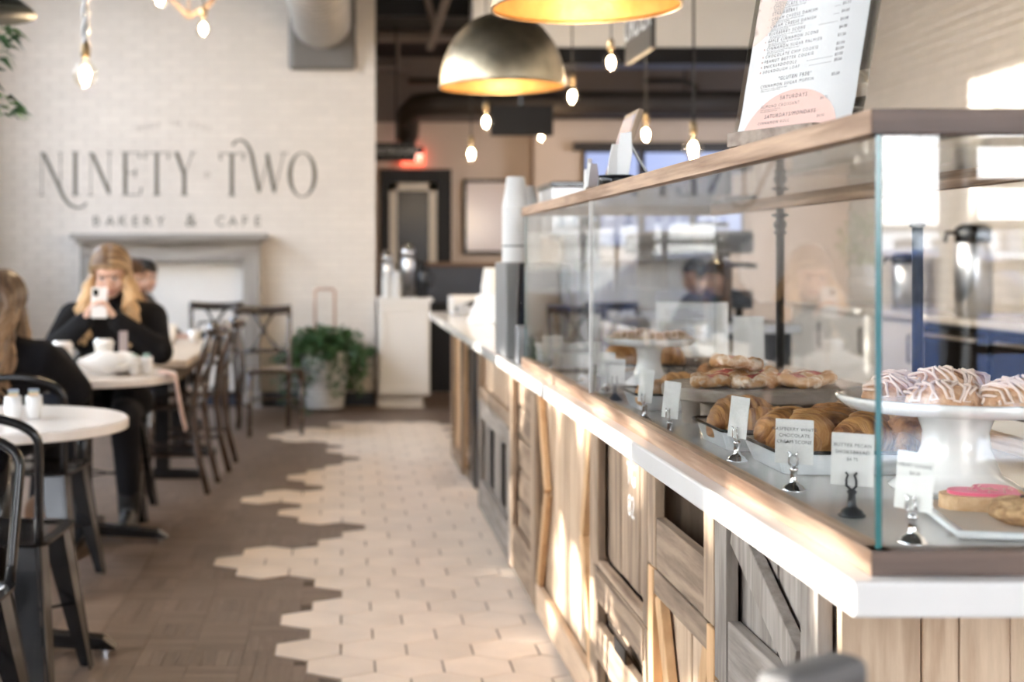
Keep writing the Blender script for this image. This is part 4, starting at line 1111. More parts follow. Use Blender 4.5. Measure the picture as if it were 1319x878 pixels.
BULBGLASS = glass_mat('bulb_glass', (.99, .96, .9), 1.35)
CORD = mat('black_cord', (.02, .018, .016), .7)
SOCKET = mat('brass_socket', (.25, .18, .10), .4, metal=.8)
def bulb(label, px, py, Y, rope=False, top=None, sc=1.0):
    p = P(px, py, Y)
    t = thing('pendant_bulb', label, 'lamp', p, 0, 'bare bulb pendants')
    MB().lathe([(.012, .062), (.016, .045), (.036, .018), (.043, -.006), (.036, -.030), (.018, -.044), (0, -.047)], 20, M=MX(sc=sc)).build('glass_bulb', BULBGLASS, t, smooth=True)
    MB().ell((0, 0, -.004), (.019 * sc, .019 * sc, .030 * sc), 12, 8).build('filament', WARM, t, smooth=True)
    MB().lathe([(.014, .058), (.017, .06), (.017, .10), (.010, .115)], 14, M=MX(sc=sc)).build('socket', SOCKET, t, smooth=True)
    zt_ = (top if top else ZC) - p.z - .002
    ld = bpy.data.lights.new('bulb_light', 'POINT'); ld.energy = 7; ld.color = (1, .74, .46); ld.shadow_soft_size = .03
    l = bpy.data.objects.new('bulb_light', ld); COL.objects.link(l); l.parent = t; l.location = (0, 0, -.075)
    if rope:
        rp_ = MB()
        for ph in (0, PI):
            rp_.tube([(.010 * math.cos(ph + k * .9), .010 * math.sin(ph + k * .9), .11 + k * .022) for k in range(int((.52 - .11) / .022))], .009, 7)
        rp_.build('twisted_rope', mat('grey_rope', (.45, .45, .46), .25, coat=1.0), t, smooth=True)
        MB().tube([(0, 0, .5), (0, 0, zt_)], .004, 6).build('cord', SOCKET, t)
    else:
        MB().tube([(0, 0, .10), (0, 0, zt_)], .004, 6).build('cord', CORD, t)
bulb('bare bulb on a twisted white rope before the lettered wall', 110, 95, 6.0, rope=True, sc=1.25)
bulb('bulb hanging from the bent wooden bar near the top edge', 262, 36, 7.35)
bulb('bulb cut by the top edge beside the bent wooden bar', 206, -2, 7.0)
bulb('bulb just under the black beam, right of the brass dome', 787, 79, 7.0)
bulb('bulb lower right of the brass dome', 737, 123, 7.4)
bulb('bulb left of the black hanging screen', 626, 156, 8.2)
bulb('lower bulb in front of the beige wall over the picture frame', 607, 197, 9.6, sc=1.1)
bulb('smallest, most distant bulb under the black hanging screen', 697, 176, 12.6, top=3.28, sc=.9)
bulb('bulb above the lit screens, left of the pair', 832, 172, 7.6)
bulb('bulb just above the oak rail in front of the lit screens', 893, 190, 6.2, sc=1.05)
bulb('bulb hanging low right behind the bulb at the oak rail', 894, 202, 7.6, sc=.9)
# bent wooden bar lamp
bar = thing('bent_bar_lamp', 'zigzag brown wooden bar hanging near the ceiling before the brick wall', 'lamp', P(243, 20, 7.6))
WOODL = wood('lamp_wood', (.20, .13, .09), (.34, .24, .17), 'X', 9)
zz = [P(200, -22, 7.6), P(243, 22, 7.6), P(268, 8, 7.6), P(290, -22, 7.6)]
for a, b_ in zip(zz[:-1], zz[1:]): MB().bar(a, b_, .03, .025).build('bar', WOODL, bar, w=True)
MB().tube([P(243, 22, 7.6), Vector((P(243, 22, 7.6).x, 7.6, ZC - .01))], .006, 6).build('rod', WOODL, bar, w=True)

# spiral duct with wall collar
du = thing('spiral_duct', 'grey spiral ventilation duct running into the lettered wall with square collar', 'duct', P(415, 40, 11.2))
c0, c1 = Vector((-.185, 11.53, 3.22)), Vector((-.215, 6.2, 3.26))
path = [c0.lerp(c1, k / 30) for k in range(31)]
mb = MB().tube([c0, c1], .235, 40)
for k in range(1, 36):
    q_ = c0.lerp(c1, k / 36)
    mb.tube([q_ + Vector((.238 * math.cos(a * PI / 20), 0, .238 * math.sin(a * PI / 20))) for a in range(40)], .013, 6, closed=True)
mb.build('duct_pipe', DUCT, du, w=True, smooth=True)
col = MB().box(-.46, 11.47, 2.81, .10, 11.53, 3.6)
col.build('square_collar', mat('collar_grey', (.17, .16, .15), .5, metal=.4), du, w=True, bevel=.03)
for yy in (8.0, 10.4): MB().tube([(-.2, yy, 3.49), (-.2, yy, ZC)], .008, 6).build('hanger_rod', BLACK_PAINT, du, w=True)
# dark round duct of the back room
dd = thing('round_duct', 'dark round duct crossing the back room below the shade-toned wall band', 'duct', (2.4, 12.9, 2.69))
pth = [(.62, 13.5, 2.45), (.62, 13.2, 2.62), (.70, 12.98, 2.68), (.9, 12.9, 2.69), (3.4, 12.9, 2.69), (4.0, 12.85, 2.69), (4.3, 12.5, 2.69), (4.4, 11.8, 2.69)]
MB().tube(pth, .115, 24).build('duct_pipe', DARK_DUCT, dd, w=True, smooth=True)
for xx in (1.6, 3.2): MB().tube([(xx, 12.9, 2.8), (xx, 12.9, ZC)], .012, 6).build('hanger_rod', DARK_DUCT, dd, w=True)
# hanging black screen seen from behind
tv = thing('hanging_screen', 'black flat screen hung from the ceiling in the back room', 'screen', P(672, 155, 11.1))
a, b_ = P(632, 136, 11.1), P(712, 175, 11.1)
MB().box(a.x, 11.07, b_.z, b_.x, 11.12, a.z).build('screen_case', BLACK_PAINT, tv, w=True, bevel=.006)
MB().box(a.x + .1, 11.12, b_.z + .05, b_.x - .1, 11.15, a.z - .05).build('mount', BLACK_METAL, tv, w=True)
MB().tube([((a.x + b_.x) / 2, 11.13, a.z - .05), ((a.x + b_.x) / 2, 11.13, ZC)], .02, 8).build('pole', BLACK_METAL, tv, w=True)
# ORDER sign
og = thing('order_sign', 'hanging dark sign board reading ORDER, seen at a steep angle', 'sign', (1.35, 6.25, 2.3))
DARKSIGN = mat('brown_black_board', (.075, .062, .048), .5)
MB().box(1.335, 5.99, 2.155, 1.36, 6.53, 2.47).build('board', DARKSIGN, og, w=True, bevel=.003)
vs, fs = text_mesh('ORDER', .175)
MB().add(vs, fs, Matrix.Translation((1.333, 6.26, 2.255)) @ Matrix.Rotation(-PI / 2, 4, 'Z') @ Matrix.Rotation(PI / 2, 4, 'X')).build('lettering', PAPER, og, w=True)
for yy in (6.08, 6.44): MB().tube([(1.347, yy, 2.46), (1.347, yy, ZC)], .005, 6).build('hanger_rod', BLACK_METAL, og, w=True)
# restrooms + exit
rs = thing('restrooms_sign', 'black board reading RESTROOMS sticking out past the white wall', 'sign', (.45, 11.9, 2.2))
MB().box(.275, 11.86, 2.075, .62, 11.90, 2.235).build('board', BLACK_PAINT, rs, w=True, bevel=.004)
MB().box(.58, 11.87, 2.14, .69, 11.89, 2.20).build('bracket', BLACK_PAINT, rs, w=True)
vs, fs = text_mesh('RESTROOMS', .075)
MB().add(vs, fs, Matrix.Translation((.445, 11.857, 2.135)) @ Matrix.Rotation(PI / 2, 4, 'X')).build('lettering', mat('grey_lettering', (.35, .35, .34), .6), rs, w=True)
MB().tube([(.45, 11.88, 2.23), (.45, 11.88, ZC)], .008, 6).build('hanger_rod', BLACK_PAINT, rs, w=True)
ex = thing('exit_sign', 'red lit exit sign half hidden by the black RESTROOMS board', 'sign', P(528, 202, 13.9))
a, b_ = P(517, 191, 13.9), P(547, 213, 13.9)
MB().box(a.x, 13.90, b_.z, b_.x, 13.975, a.z).build('case', mat('exit_red', (.5, .03, .02), .5, emit=1.3, ecol=(1, .12, .06)), ex, w=True)
vs, fs = text_mesh('EXIT', .10)
MB().add(vs, fs, Matrix.Translation(((a.x + b_.x) / 2, 13.897, b_.z + .04)) @ Matrix.Rotation(PI / 2, 4, 'X')).build('lettering', mat('exit_letters', (1, .8, .7), .5, emit=1.5, ecol=(1, .75, .6)), ex, w=True)
# framed print
fp = thing('framed_print', 'large thin black frame with pale beige print on the back wall', 'picture', P(630, 280, 13.96))
a, b_ = P(597, 231, 13.97), P(664, 327, 13.97)
t_ = .03
for x0, z0, x1, z1 in ((a.x, b_.z, a.x + t_, a.z), (b_.x - t_, b_.z, b_.x, a.z), (a.x + t_, b_.z, b_.x - t_, b_.z + t_), (a.x + t_, a.z - t_, b_.x - t_, a.z)):
    MB().box(x0, 13.955, z0, x1, 13.995, z1).build('frame_bar', BLACK_PAINT, fp, w=True)
MB().box(a.x + t_, 13.975, b_.z + t_, b_.x - t_, 13.985, a.z - t_).build('print', mat('print_paper', (.56, .44, .38), .15), fp, w=True)
# lit menu screens
for k, (p0, p1, lb) in enumerate([(752, 824, 'left lit pale blue wall screen behind the display case'), (828, 890, 'middle lit pale blue wall screen behind the display case'), (894, 957, 'right lit pale blue wall screen behind the display case')]):
    a, b_ = P(p0, 194, 13.66), P(p1, 318, 13.66)
    sc_ = thing('menu_screen', lb, 'screen', ((a.x + b_.x) / 2, 13.68, (a.z + b_.z) / 2), 0, 'lit wall screens')
    MB().box(a.x, 13.66, b_.z, b_.x, 13.715, a.z).build('screen_case', BLACK_PAINT, sc_, w=True)
    MB().box(a.x + .02, 13.652, b_.z + .02, b_.x - .02, 13.659, a.z - .02).build('lit_panel', SCREEN if k else mat('lit_screen', (.05, .06, .1), .3, emit=.36, ecol=(.50, .60, 1.0)), sc_, w=True)
    if not k: SCREEN = bpy.data.materials['lit_screen']
a, b_ = P(740, 183, 13.6), P(970, 194, 13.6)
tag(MB().box(a.x, 13.60, b_.z + .005, b_.x, 13.71, a.z).build('screen_shelf', DARK_DUCT, None), 'dark rail along the tops of the lit wall screens', 'rail')
MB().box(.1, .1, .1, .2, .2, .2)

# ================================================================== FAR END OF THE COUNTER
def cupstack(mb, x, y, z, n, r0=.030, r1=.045, h=.11, step=.0135, inverted=True):
    for k in range(n):
        zz_ = z + k * step
        mb.lathe([(r1 + .002, zz_), (r1 + .002, zz_ + .005), (r1, zz_ + .006), (r0, zz_ + h), (0, zz_ + h)] if inverted else [(0, zz_), (r0, zz_), (r1, zz_ + h), (r1 + .003, zz_ + h + .003)], 18, (x, y, 0))
ge_ = tag(MB().box(.50 + .03, 4.50, ZS + .001, .66, 4.82, 1.225).build('coffee_grinder_box', mat('grey_box', (.20, .20, .20), .5), None, bevel=.006), 'grey upright machine box carrying the paper cups', 'machine')
for k, (x, y, n) in enumerate([(.575, 4.60, 14), (.625, 4.70, 12)]):
    t = thing('cup_stack', ('front tower of upturned white paper cups on the grey box', 'rear tower of upturned white paper cups on the grey box')[k], 'cups', (x, y, 1.226), 0, 'paper cup towers on the grey box')
    for j in range(n):
        m_ = MB(); cupstack(m_, 0, 0, 0, 1)
        me = m_.mesh('cup', PAPERCUP, True) if j == 0 and k == 0 else bpy.data.meshes['cup']
        link('cup', me, t, (0, 0, j * .0135))
    MB().lathe([(.0475, .052), (.0475, .056)], 18).build('band', BLACK_PAINT, t)
cbw = thing('coffee_brewer', 'tall steel coffee brewer with pale top and black lid behind the case end', 'coffee machine', (.765, 4.68, ZS + .001))
MB().box(-.085, -.17, 0, .085, .17, .03).build('base', BLACK_METAL, cbw, bevel=.004)
MB().box(.01, -.16, .03, .08, .16, .47).build('column', GUN_METAL, cbw, bevel=.006); MB().box(-.08, -.165, .40, .0095, .165, .47).build('head', STEEL, cbw, bevel=.006)
MB().box(-.08, -.165, .471, .08, .165, .56).build('water_tank', ENAMEL, cbw, bevel=.006); MB().box(-.085, -.17, .561, .085, .17, .578).build('lid', BLACK_METAL, cbw, bevel=.004)
for sy in (-.08, .08):
    jg = MB().lathe([(.04, .031), (.052, .08), (.05, .14), (.038, .19), (.04, .20)], 18, (-.035, sy, 0)).build('jug', BULBGLASS, cbw, smooth=True)
    MB().tube([(-.085, sy, .18), (-.105, sy, .16), (-.105, sy, .09), (-.085, sy, .07)], .006, 6).build('handle', BLACK_METAL, jg)
# till: black touch screen by the case
po = thing('till_screen', 'black touch screen till beside the far end of the case', 'till', (.62, 4.36, ZS + .001))
Mt = MX((.0, 0, .05), 0, .25)
MB().box(-.075, -.012, .02, .09, .012, .27, Mt).build('screen_case', BLACK_METAL, po, bevel=.004)
MB().box(-.065, -.014, .03, .08, -.012, .26, Mt).build('screen_glass', mat('dark_screen', (.012, .016, .025), .08), po)
MB().box(-.06, -.05, 0, .06, .09, .02).build('foot', BLACK_METAL, po, bevel=.004); MB().tube([(0, .02, .02), (0, .01, .14)], .02, 10).build('neck', BLACK_METAL, po)
tag(MB().box(.535, 4.24, ZS + .001, .58, 4.30, 1.03).build('steel_box', mat('dull_steel', (.30, .30, .31), .4, metal=.6), None, bevel=.004), 'low grey steel box against the case end', 'box')
# white upturned cups by the register
t = thing('cup_stack', 'tall white paper cup tower standing on the far counter', 'cups', (.80, 7.55, ZS + .001))
for j in range(13): link('cup', bpy.data.meshes['cup'], t, (0, 0, j * .0135))
t2 = dup(t, (.80, 7.38, ZS + .001), 0, 'second white cup tower close in front on the far counter')
# slanted white card terminal + register
pt = thing('tablet_stand', 'white slanted payment tablet on the far counter', 'tablet', (.70, 6.9, ZS + .001), -.7)
MB().box(-.10, -.008, .012, .10, .008, .17, MX((0, 0, 0), 0, -.62)).build('tablet', PORCELAIN, pt, bevel=.004)
MB().box(-.08, -.03, 0, .08, .13, .012).build('foot', PORCELAIN, pt, bevel=.004)
rg = thing('register', 'white register box with dark slot at the far end of the counter', 'till', (.74, 8.05, ZS + .001))
MB().box(-.12, -.14, 0, .14, .14, .11).build('body', PORCELAIN, rg, bevel=.012)
MB().bar((-.10, -.16, .03), (.12, -.145, .11), .05, .03).build('dark_slot', BLACK_METAL, rg)
MB().box(-.09, -.19, .0, -.02, -.15, .06).build('key_box', STEEL, rg, bevel=.003)
# document holders behind the case end
def holder(label, x, y, w_, h, frame=True, lines=0):
    t = thing('document_holder', label, 'sign holder', (x, y, ZS + .001), -.15, 'white document holders on the counter')
    MB().box(-w_ / 2, -.004, .0, w_ / 2, .0, h, MX((0, 0, .006), 0, -.12)).build('page', PAPER, t)
    MB().box(-w_ / 2 - .004, -.03, 0, w_ / 2 + .004, .06, .005).build('foot', PORCELAIN, t)
    if frame:
        f_ = MB(); Mh = MX((0, 0, .006), 0, -.12)
        for a_ in ((-w_ / 2 - .014, -.008, 0, -w_ / 2, .004, h), (w_ / 2, -.008, 0, w_ / 2 + .014, .004, h), (-w_ / 2 - .014, -.008, h, w_ / 2 + .014, .004, h + .014)): f_.box(*a_, Mh)
        f_.build('frame', PORCELAIN, t, bevel=.003)
    if lines:
        mb = MB(); Mh = MX((0, 0, .006), 0, -.12)
        for k in range(lines):
            z = h * (.92 - .8 * k / lines)
            mb.add([(-w_ * .42, -.0046, z), (w_ * .1 * (k % 3), -.0046, z), (w_ * .1 * (k % 3), -.0046, z + .003), (-w_ * .42, -.0046, z + .003)], [(0, 1, 2, 3)], Mh)
        mb.build('printed_rows', INK_SOFT, t)
holder('larger white framed page behind the case, left of the small card', 1.12, 4.42, .20, .165, True, 14)
holder('smaller white card holder behind the case, right of the framed page', 1.285, 4.36, .095, .135, False, 0)

# ---- white cabinet by the lettered wall with coffee things on it
wc = thing('white_cabinet', 'white panelled cabinet at the end of the lettered wall', 'cabinet', (.50, 11.55, 0))
MB().box(.285, 11.35, .10, .71, 11.80, .875).build('body', WHITE_PAINT, wc, w=True, bevel=.004)
MB().box(.285, 11.42, 0, .66, 11.78, .10).build('plinth', WHITE_PAINT, wc, w=True)
MB().box(.275, 11.33, .875, .735, 11.82, .91).build('top', WHITE_SATIN, wc, w=True, bevel=.004)
dr = MB()
for a_ in ((.30, 11.33, .12, .35, 11.35, .86), (.645, 11.33, .12, .695, 11.35, .86), (.35, 11.33, .12, .645, 11.35, .18), (.35, 11.33, .80, .645, 11.35, .86), (.35, 11.343, .18, .645, 11.349, .80)): dr.box(*a_)
dr.build('door', WHITE_PAINT, wc, w=True, bevel=.002)
for k, x in enumerate((.36, .44)):
    t = thing('cup_stack', ('left white cup stack on the white cabinet', 'right white cup stack on the white cabinet')[k], 'cups', (x, 11.5, .911))
    for j in range(9): link('cup', bpy.data.meshes['cup'], t, (0, 0, j * .0135))
for k, (x, y, h, r, lb) in enumerate([(.36, 11.66, .40, .058, 'tall steel coffee urn at the back left of the white cabinet'), (.54, 11.66, .46, .064, 'tallest steel coffee urn on the white cabinet'), (.66, 11.5, .30, .048, 'short dark coffee flask at the right of the white cabinet')]):
    t = thing('coffee_urn', lb, 'urn', (x, y, .911))
    m_ = STEEL if k < 2 else GUN_METAL
    MB().lathe([(r, 0), (r, h * .62), (r * .9, h * .68), (r * .9, h * .74)], 24).build('body', m_, t, smooth=True)
    MB().lathe([(r * .95, h * .74), (r * .95, h * .86), (r * .4, h * .95), (r * .25, h), (0, h)], 24).build('lid', CHROME if k < 2 else BLACK_METAL, t, smooth=True)
    MB().tube([(0, -r, h * .2), (0, -r - .04, h * .19), (0, -r - .045, h * .12)], .010, 8).build('tap', BLACK_METAL, t)
    MB().tube([(r, 0, h * .7), (r + .04, 0, h * .6), (r + .04, 0, h * .4), (r, 0, h * .3)], .007, 8).build('handle', BLACK_METAL, t)

# ---- staff side: back counter, dark fridge drawers, urns
bc = thing('back_counter', 'staff work counter with pale top along the brick wall', 'counter', (3.65, 7.6, 0))
MB().box(3.32, 4.6, .875, 3.97, 10.4, .912).build('top', QUARTZ, bc, w=True, bevel=.003)
MB().box(3.40, 8.05, .02, 3.97, 10.38, .873).build('white_cabinet', WHITE_PAINT, bc, w=True)
for yy in (8.08, 8.85, 9.62):
    dq = MB().box(3.378, yy, .06, 3.398, yy + .74, .86).build('cabinet_door', WHITE_SATIN, bc, w=True, bevel=.003)
    MB().tube([(3.365, yy + .08, .62), (3.35, yy + .08, .62), (3.35, yy + .08, .78), (3.365, yy + .08, .78)], .008, 6).build('handle', BLACK_METAL, dq, w=True)
MB().box(3.40, 4.62, .02, 3.97, 8.03, .873).build('fridge_body', GUN_METAL, bc, w=True)
for yy in (4.65, 5.5, 6.35, 7.2):
    for z0, z1 in ((.10, .46), (.48, .85)):
        dq = MB().box(3.37, yy, z0, 3.398, yy + .80, z1).build('fridge_drawer', BLACK_METAL, bc, w=True, bevel=.003)
        MB().tube([(3.36, yy + .1, z1 - .05), (3.335, yy + .12, z1 - .05), (3.335, yy + .68, z1 - .05), (3.36, yy + .7, z1 - .05)], .010, 8).build('handle', STEEL, dq, w=True)
for k, (x, y, r, h, lb) in enumerate([(3.55, 7.75, .10, .52, 'tall steel dispenser with black top on the back counter'), (3.75, 6.6, .085, .36, 'shorter steel dispenser on the back counter'), (3.8, 9.3, .09, .36, 'steel dispenser at the far end of the back counter')]):
    t = thing('drink_dispenser', lb, 'dispenser', (x, y, .913))
    MB().lathe([(r * .9, 0), (r, .01), (r, h * .78), (r * .95, h * .8)], 28).build('body', STEEL, t, smooth=True)
    MB().lathe([(r * .98, h * .8), (r * .98, h * .95), (r * .6, h), (0, h)], 28).build('lid', BLACK_METAL, t, smooth=True)
    MB().tube([(-r, 0, h * .9), (-r - .05, 0, h * .9), (-r - .06, 0, h * .8)], .012, 8).build('spout', BLACK_METAL, t)
# espresso bar at the far end
eb_ = thing('espresso_counter', 'dark counter carrying the espresso machine behind the far case end', 'counter', (1.95, 7.6, 0))
MB().box(1.62, 6.9, .86, 2.30, 8.5, .905).build('top', STEEL, eb_, w=True, bevel=.003); MB().box(1.66, 6.94, 0, 2.26, 8.46, .858).build('body', GUN_METAL, eb_, w=True)
em = thing('espresso_machine', 'wide steel espresso machine with cups on top behind the case', 'coffee machine', (1.93, 7.75, .906))
MB().box(-.26, -.40, .06, .26, .40, .16).build('base', GUN_METAL, em, bevel=.01); MB().box(-.20, -.40, .16, .05, .40, .36).build('back_panel', GUN_METAL, em, bevel=.01)
MB().box(-.26, -.42, .36, .26, .42, .48).build('head', GUN_METAL, em, bevel=.015)
for yy in (-.22, .22):
    gh = MB().lathe([(.035, .30), (.035, .36)], 18, (.15, yy, 0)).build('group_head', CHROME, em, smooth=True)
    MB().tube([(.15, yy, .30), (.33, yy, .29)], .014, 8).build('portafilter', BLACK_METAL, gh)
for sx_ in (-.2, .2):
    for sy in (-.34, .34): MB().lathe([(.025, 0), (.02, .06)], 12, (sx_, sy, 0)).build('foot', BLACK_METAL, em)
gr = thing('coffee_grinder', 'black coffee grinder with clear hopper by the espresso machine', 'grinder', (1.9, 7.12, .906))
MB().box(-.09, -.1, 0, .09, .1, .30).build('body', BLACK_METAL, gr, bevel=.02); MB().lathe([(.05, .30), (.09, .46), (.09, .50)], 20).build('hopper', BULBGLASS, gr, smooth=True); MB().lathe([(.092, .50), (.092, .515), (0, .52)], 20).build('lid', BLACK_METAL, gr)

# ================================================================== LEFT SIDE FURNITURE
# mantelpiece
mn = thing('mantelpiece', 'weathered grey wooden mantelpiece against the lettered wall', 'mantelpiece', (-1.45, 11.45, 0))
MB().box(-2.26, 11.30, 1.395, -.63, 11.545, 1.44).build('shelf', MANTEL, mn, w=True, bevel=.004)
MB().box(-2.22, 11.33, 1.36, -.67, 11.545, 1.394).build('moulding', MANTEL, mn, w=True, bevel=.008)
MB().box(-2.19, 11.40, 1.235, -.70, 11.545, 1.359).build('frieze', MANTEL, mn, w=True, bevel=.003)
MB().box(-2.06, 11.385, 1.215, -.84, 11.40, 1.245).build('moulding', MANTEL, mn, w=True, bevel=.003)
for x0, x1 in ((-2.19, -2.06), (-.84, -.70)):
    MB().box(x0, 11.40, .12, x1, 11.545, 1.234).build('jamb', MANTEL_V, mn, w=True, bevel=.003)
    MB().box(x0 - .02, 11.38, 0, x1 + .02, 11.52, .119).build('plinth', MANTEL_V, mn, w=True, bevel=.004)
MB().box(-2.06, 11.52, .13, -.84, 11.542, 1.234).build('inner_board', WHITE_PAINT, mn, w=True)

# ---- ivy in a white woven pot
LEAF = mat('ivy_leaf', (.022, .065, .022), .42, col2=(.07, .15, .055), vs=20, rnd=.35)
LEAF_L = mat('fresh_leaf', (.10, .22, .05), .45, col2=(.22, .36, .10), vs=14, rnd=.3)
def leafblade(mb, p, d, L, w_, droop=.25, roll=0.0):
    d = Vector(d).normalized(); s_ = d.cross(Vector((0, 0, 1)))
    if s_.length < .1: s_ = Vector((1, 0, 0))
    s_.normalize(); up = s_.cross(d)
    s_ = s_ * math.cos(roll) + up * math.sin(roll); up = s_.cross(d)
    p = Vector(p)
    q = [p, p + d * L * .45 + s_ * w_ * .5 + up * L * .06, p + d * L * .45 - s_ * w_ * .5 + up * L * .06, p + d * L * .45, p + d * L - Vector((0, 0, droop * L))]
    mb.add(q, [(0, 1, 3), (0, 3, 2), (1, 4, 3), (2, 3, 4)])
LZ = .05
iv = thing('ivy_pot', 'bushy trailing ivy in a tall white woven pot by the wall', 'plant', (-.155, 11.22, 0))
WOVEN = mat('white_woven', (.66, .64, .61), .7, bump=.9, bs=45, var=.08, vs=30, stretch=(1, 1, 2))
pm = MB()
for k in range(14): pm.lathe([(.150 + .004 * k, .02 + k * .033), (.159 + .004 * k, .036 + k * .033), (.152 + .004 * k, .053 + k * .033)], 36)
pm.build('woven_pot', WOVEN, iv, smooth=True)
MB().lathe([(.0, .44), (.195, .45)], 24).build('soil', BODY_Y, iv)
lf = MB(); vn = MB()
rv = random.Random(3)
for k in range(60):
    a = rv.uniform(0, 2 * PI); rr = rv.uniform(.16, .34); hh = rv.uniform(.0, .17)
    drop = rv.choice([.05, .1, .2, .3, .42, .5]) * (1.15 if math.cos(a) < .2 else .7)
    pth = []
    for q_ in range(9):
        u = q_ / 8
        r_ = .06 + rr * min(1, u * 1.6); z_ = .49 + hh * math.sin(min(1, u * 1.5) * PI) - drop * max(0, u - .35) ** 1.3 * 1.7
        pth.append(Vector((math.cos(a) * r_ + .02 * math.sin(q_ * 2 + k), min(.24, math.sin(a) * r_), z_)))
    vn.tube(pth, .003, 4)
    for q_ in range(1, 9):
        for _ in range(4):
            dv = Vector((rv.uniform(-1, 1), rv.uniform(-1, 1), rv.uniform(-.4, .8)))
            leafblade(lf, pth[q_] + dv * .02, dv, rv.uniform(.04, .065), rv.uniform(.035, .055), .3, rv.uniform(-1, 1))
for k in range(330):
    v_ = Vector((rv.gauss(0, 1), rv.gauss(0, 1), rv.gauss(0, .9))).normalized() * rv.uniform(.6, 1)
    leafblade(lf, (v_.x * .25, min(.22, v_.y * .22), .53 + v_.z * .15), v_ + Vector((0, 0, .3)), .055, .05, .3, rv.uniform(-1, 1))
tag(lf.build('foliage', LEAF, iv), kind='stuff'); vn.build('vines', LEAF, iv)
hp = MB().tube([(-.08, -.02, .45), (-.08, -.02, .97), (-.065, -.02, .985), (.065, -.02, .985), (.08, -.02, .97), (.08, -.02, .45)], .011, 8)
hp.build('copper_handle', mat('copper', (.55, .36, .27), .35, metal=.6), iv, smooth=True)

# ---- plant stand near the windows (seen mirrored in the case) and hanging plant top left
def bush(name, label, loc, r, pot_h, seed, m=LEAF_L, n=260, cat='plant'):
    t = thing(name, label, cat, loc); rv = random.Random(seed)
    MB().lathe([(.10, 0), (.13, .01), (.17, pot_h), (.155, pot_h), (.15, pot_h - .03), (0, pot_h - .03)], 28).build('pot', PORCELAIN, t, smooth=True)
    l = MB(); MB().tube([(0, 0, pot_h - .05), (.02, 0, pot_h + r * .9)], [.02, .01], 8).build('stem', BODY_Y, t)
    for k in range(n):
        v_ = Vector((rv.gauss(0, 1), rv.gauss(0, 1), rv.gauss(0, 1))).normalized() * rv.uniform(.3, 1)
        leafblade(l, (v_.x * r, v_.y * r, pot_h + r * .9 + v_.z * r), v_ + Vector((0, 0, .2)), r * .42, r * .16, .3, rv.uniform(-1, 1))
    tag(l.build('foliage', m, t), kind='stuff'); return t
st_ = thing('plant_stand', 'tall dark plant stand by the window corner', 'stand', (-2.93, 10.6, 0))
MB().box(-.2, -.2, .86, .2, .2, .90).build('top', BODY_Y, st_)
for sx_ in (-.17, .17):
    for sy in (-.17, .17): MB().box(sx_ - .02, sy - .02, 0, sx_ + .02, sy + .02, .859).build('leg', BODY_Y, st_)
bush('potted_plant', 'leafy green plant on the tall stand in the window corner', (-2.93, 10.6, .901), .21, .28, 5)
hg = thing('hanging_planter', 'dark wide-brimmed hanging planter with trailing leaves at the top left', 'plant', (-1.385, 5.0, 2.1))
MB().lathe([(.26, .025), (.262, .03), (.25, .045), (.18, .10), (.12, .17), (.02, .22)], 40).build('brim', mat('dark_green_shade', (.035, .04, .032), .5), hg, smooth=True)
MB().tube([(0, 0, .2), (0, 0, ZC - 2.1)], .006, 6).build('cord', CORD, hg)
MB().lathe([(.0, -.30), (.06, -.29), (.075, -.17), (.07, .02)], 20).build('planter_body', GUN_METAL, hg, smooth=True)
l = MB(); l2 = MB(); rv = random.Random(9)
for k in range(150):
    a = rv.uniform(0, 2 * PI); u = rv.random() ** .8
    z_ = .0 - .36 * u; r_ = .12 + .05 * math.sin(u * 9)
    leafblade(l2 if rv.random() < .25 else l, (math.cos(a) * r_, math.sin(a) * r_, z_), (math.cos(a), math.sin(a), rv.uniform(-.6, .6)), rv.uniform(.05, .10), rv.uniform(.02, .035), .4, rv.uniform(-1, 1))
tag(l.build('foliage', LEAF, hg), kind='stuff'); tag(l2.build('light_foliage', LEAF_L, hg), kind='stuff')

# ---- tables
TABLE_TOP = mat('white_table_top', (.86, .81, .76), .22, var=.02, vs=3)
def round_table(label, x, y, r=.405, h=.735, rot=0.0):
    t = thing('round_table', label, 'table', (x, y, 0), rot)
    MB().lathe([(0, h - .032), (r - .004, h - .032), (r, h - .028), (r, h - .005), (r - .005, h), (0, h)], 64).build('table_top', TABLE_TOP, t)
    MB().lathe([(.16, h - .036), (.16, h - .033)], 24).build('top_plate', BLACK_METAL, t)
    MB().lathe([(.038, .06), (.038, h - .036)], 20).build('column', BLACK_METAL, t, smooth=True)
    for k in range(4):
        a = k * PI / 2; M = Matrix.Rotation(a, 4, 'Z')
        f_ = MB().add([(0, -.035, .035), (0, .035, .035), (0, .035, .085), (0, -.035, .085), (.33, -.03, .014), (.33, .03, .014), (.33, .03, .05), (.33, -.03, .05), (.37, -.028, .014), (.37, .028, .014), (.37, .028, .02), (.37, -.028, .02)],
                      [(0, 1, 5, 4), (3, 7, 6, 2), (0, 4, 7, 3), (1, 2, 6, 5), (4, 5, 9, 8), (7, 11, 10, 6), (8, 9, 10, 11), (4, 8, 11, 7), (5, 6, 10, 9), (0, 3, 2, 1)], M)
        ft = f_.build('foot', BLACK_METAL, t, bevel=.004)
        MB().lathe([(.016, 0), (.016, .014)], 12, M=M @ Matrix.Translation((.335, 0, 0))).build('glide', CHROME, ft)
    return t
round_table('white round café table nearest to the left edge, with sugar caddies', -1.085, 4.32)
round_table('white round café table between the two women', -1.14, 6.02)
round_table('white round table mostly outside the left edge of the picture', -1.0, 2.30)
tt = thing('square_table', 'tan wooden table behind the woman with the phone', 'table', (-1.12, 7.85, 0))
TAN = wood('tan_table_wood', (.50, .40, .31), (.64, .54, .43), 'Y', 6, .35, .05, .3)
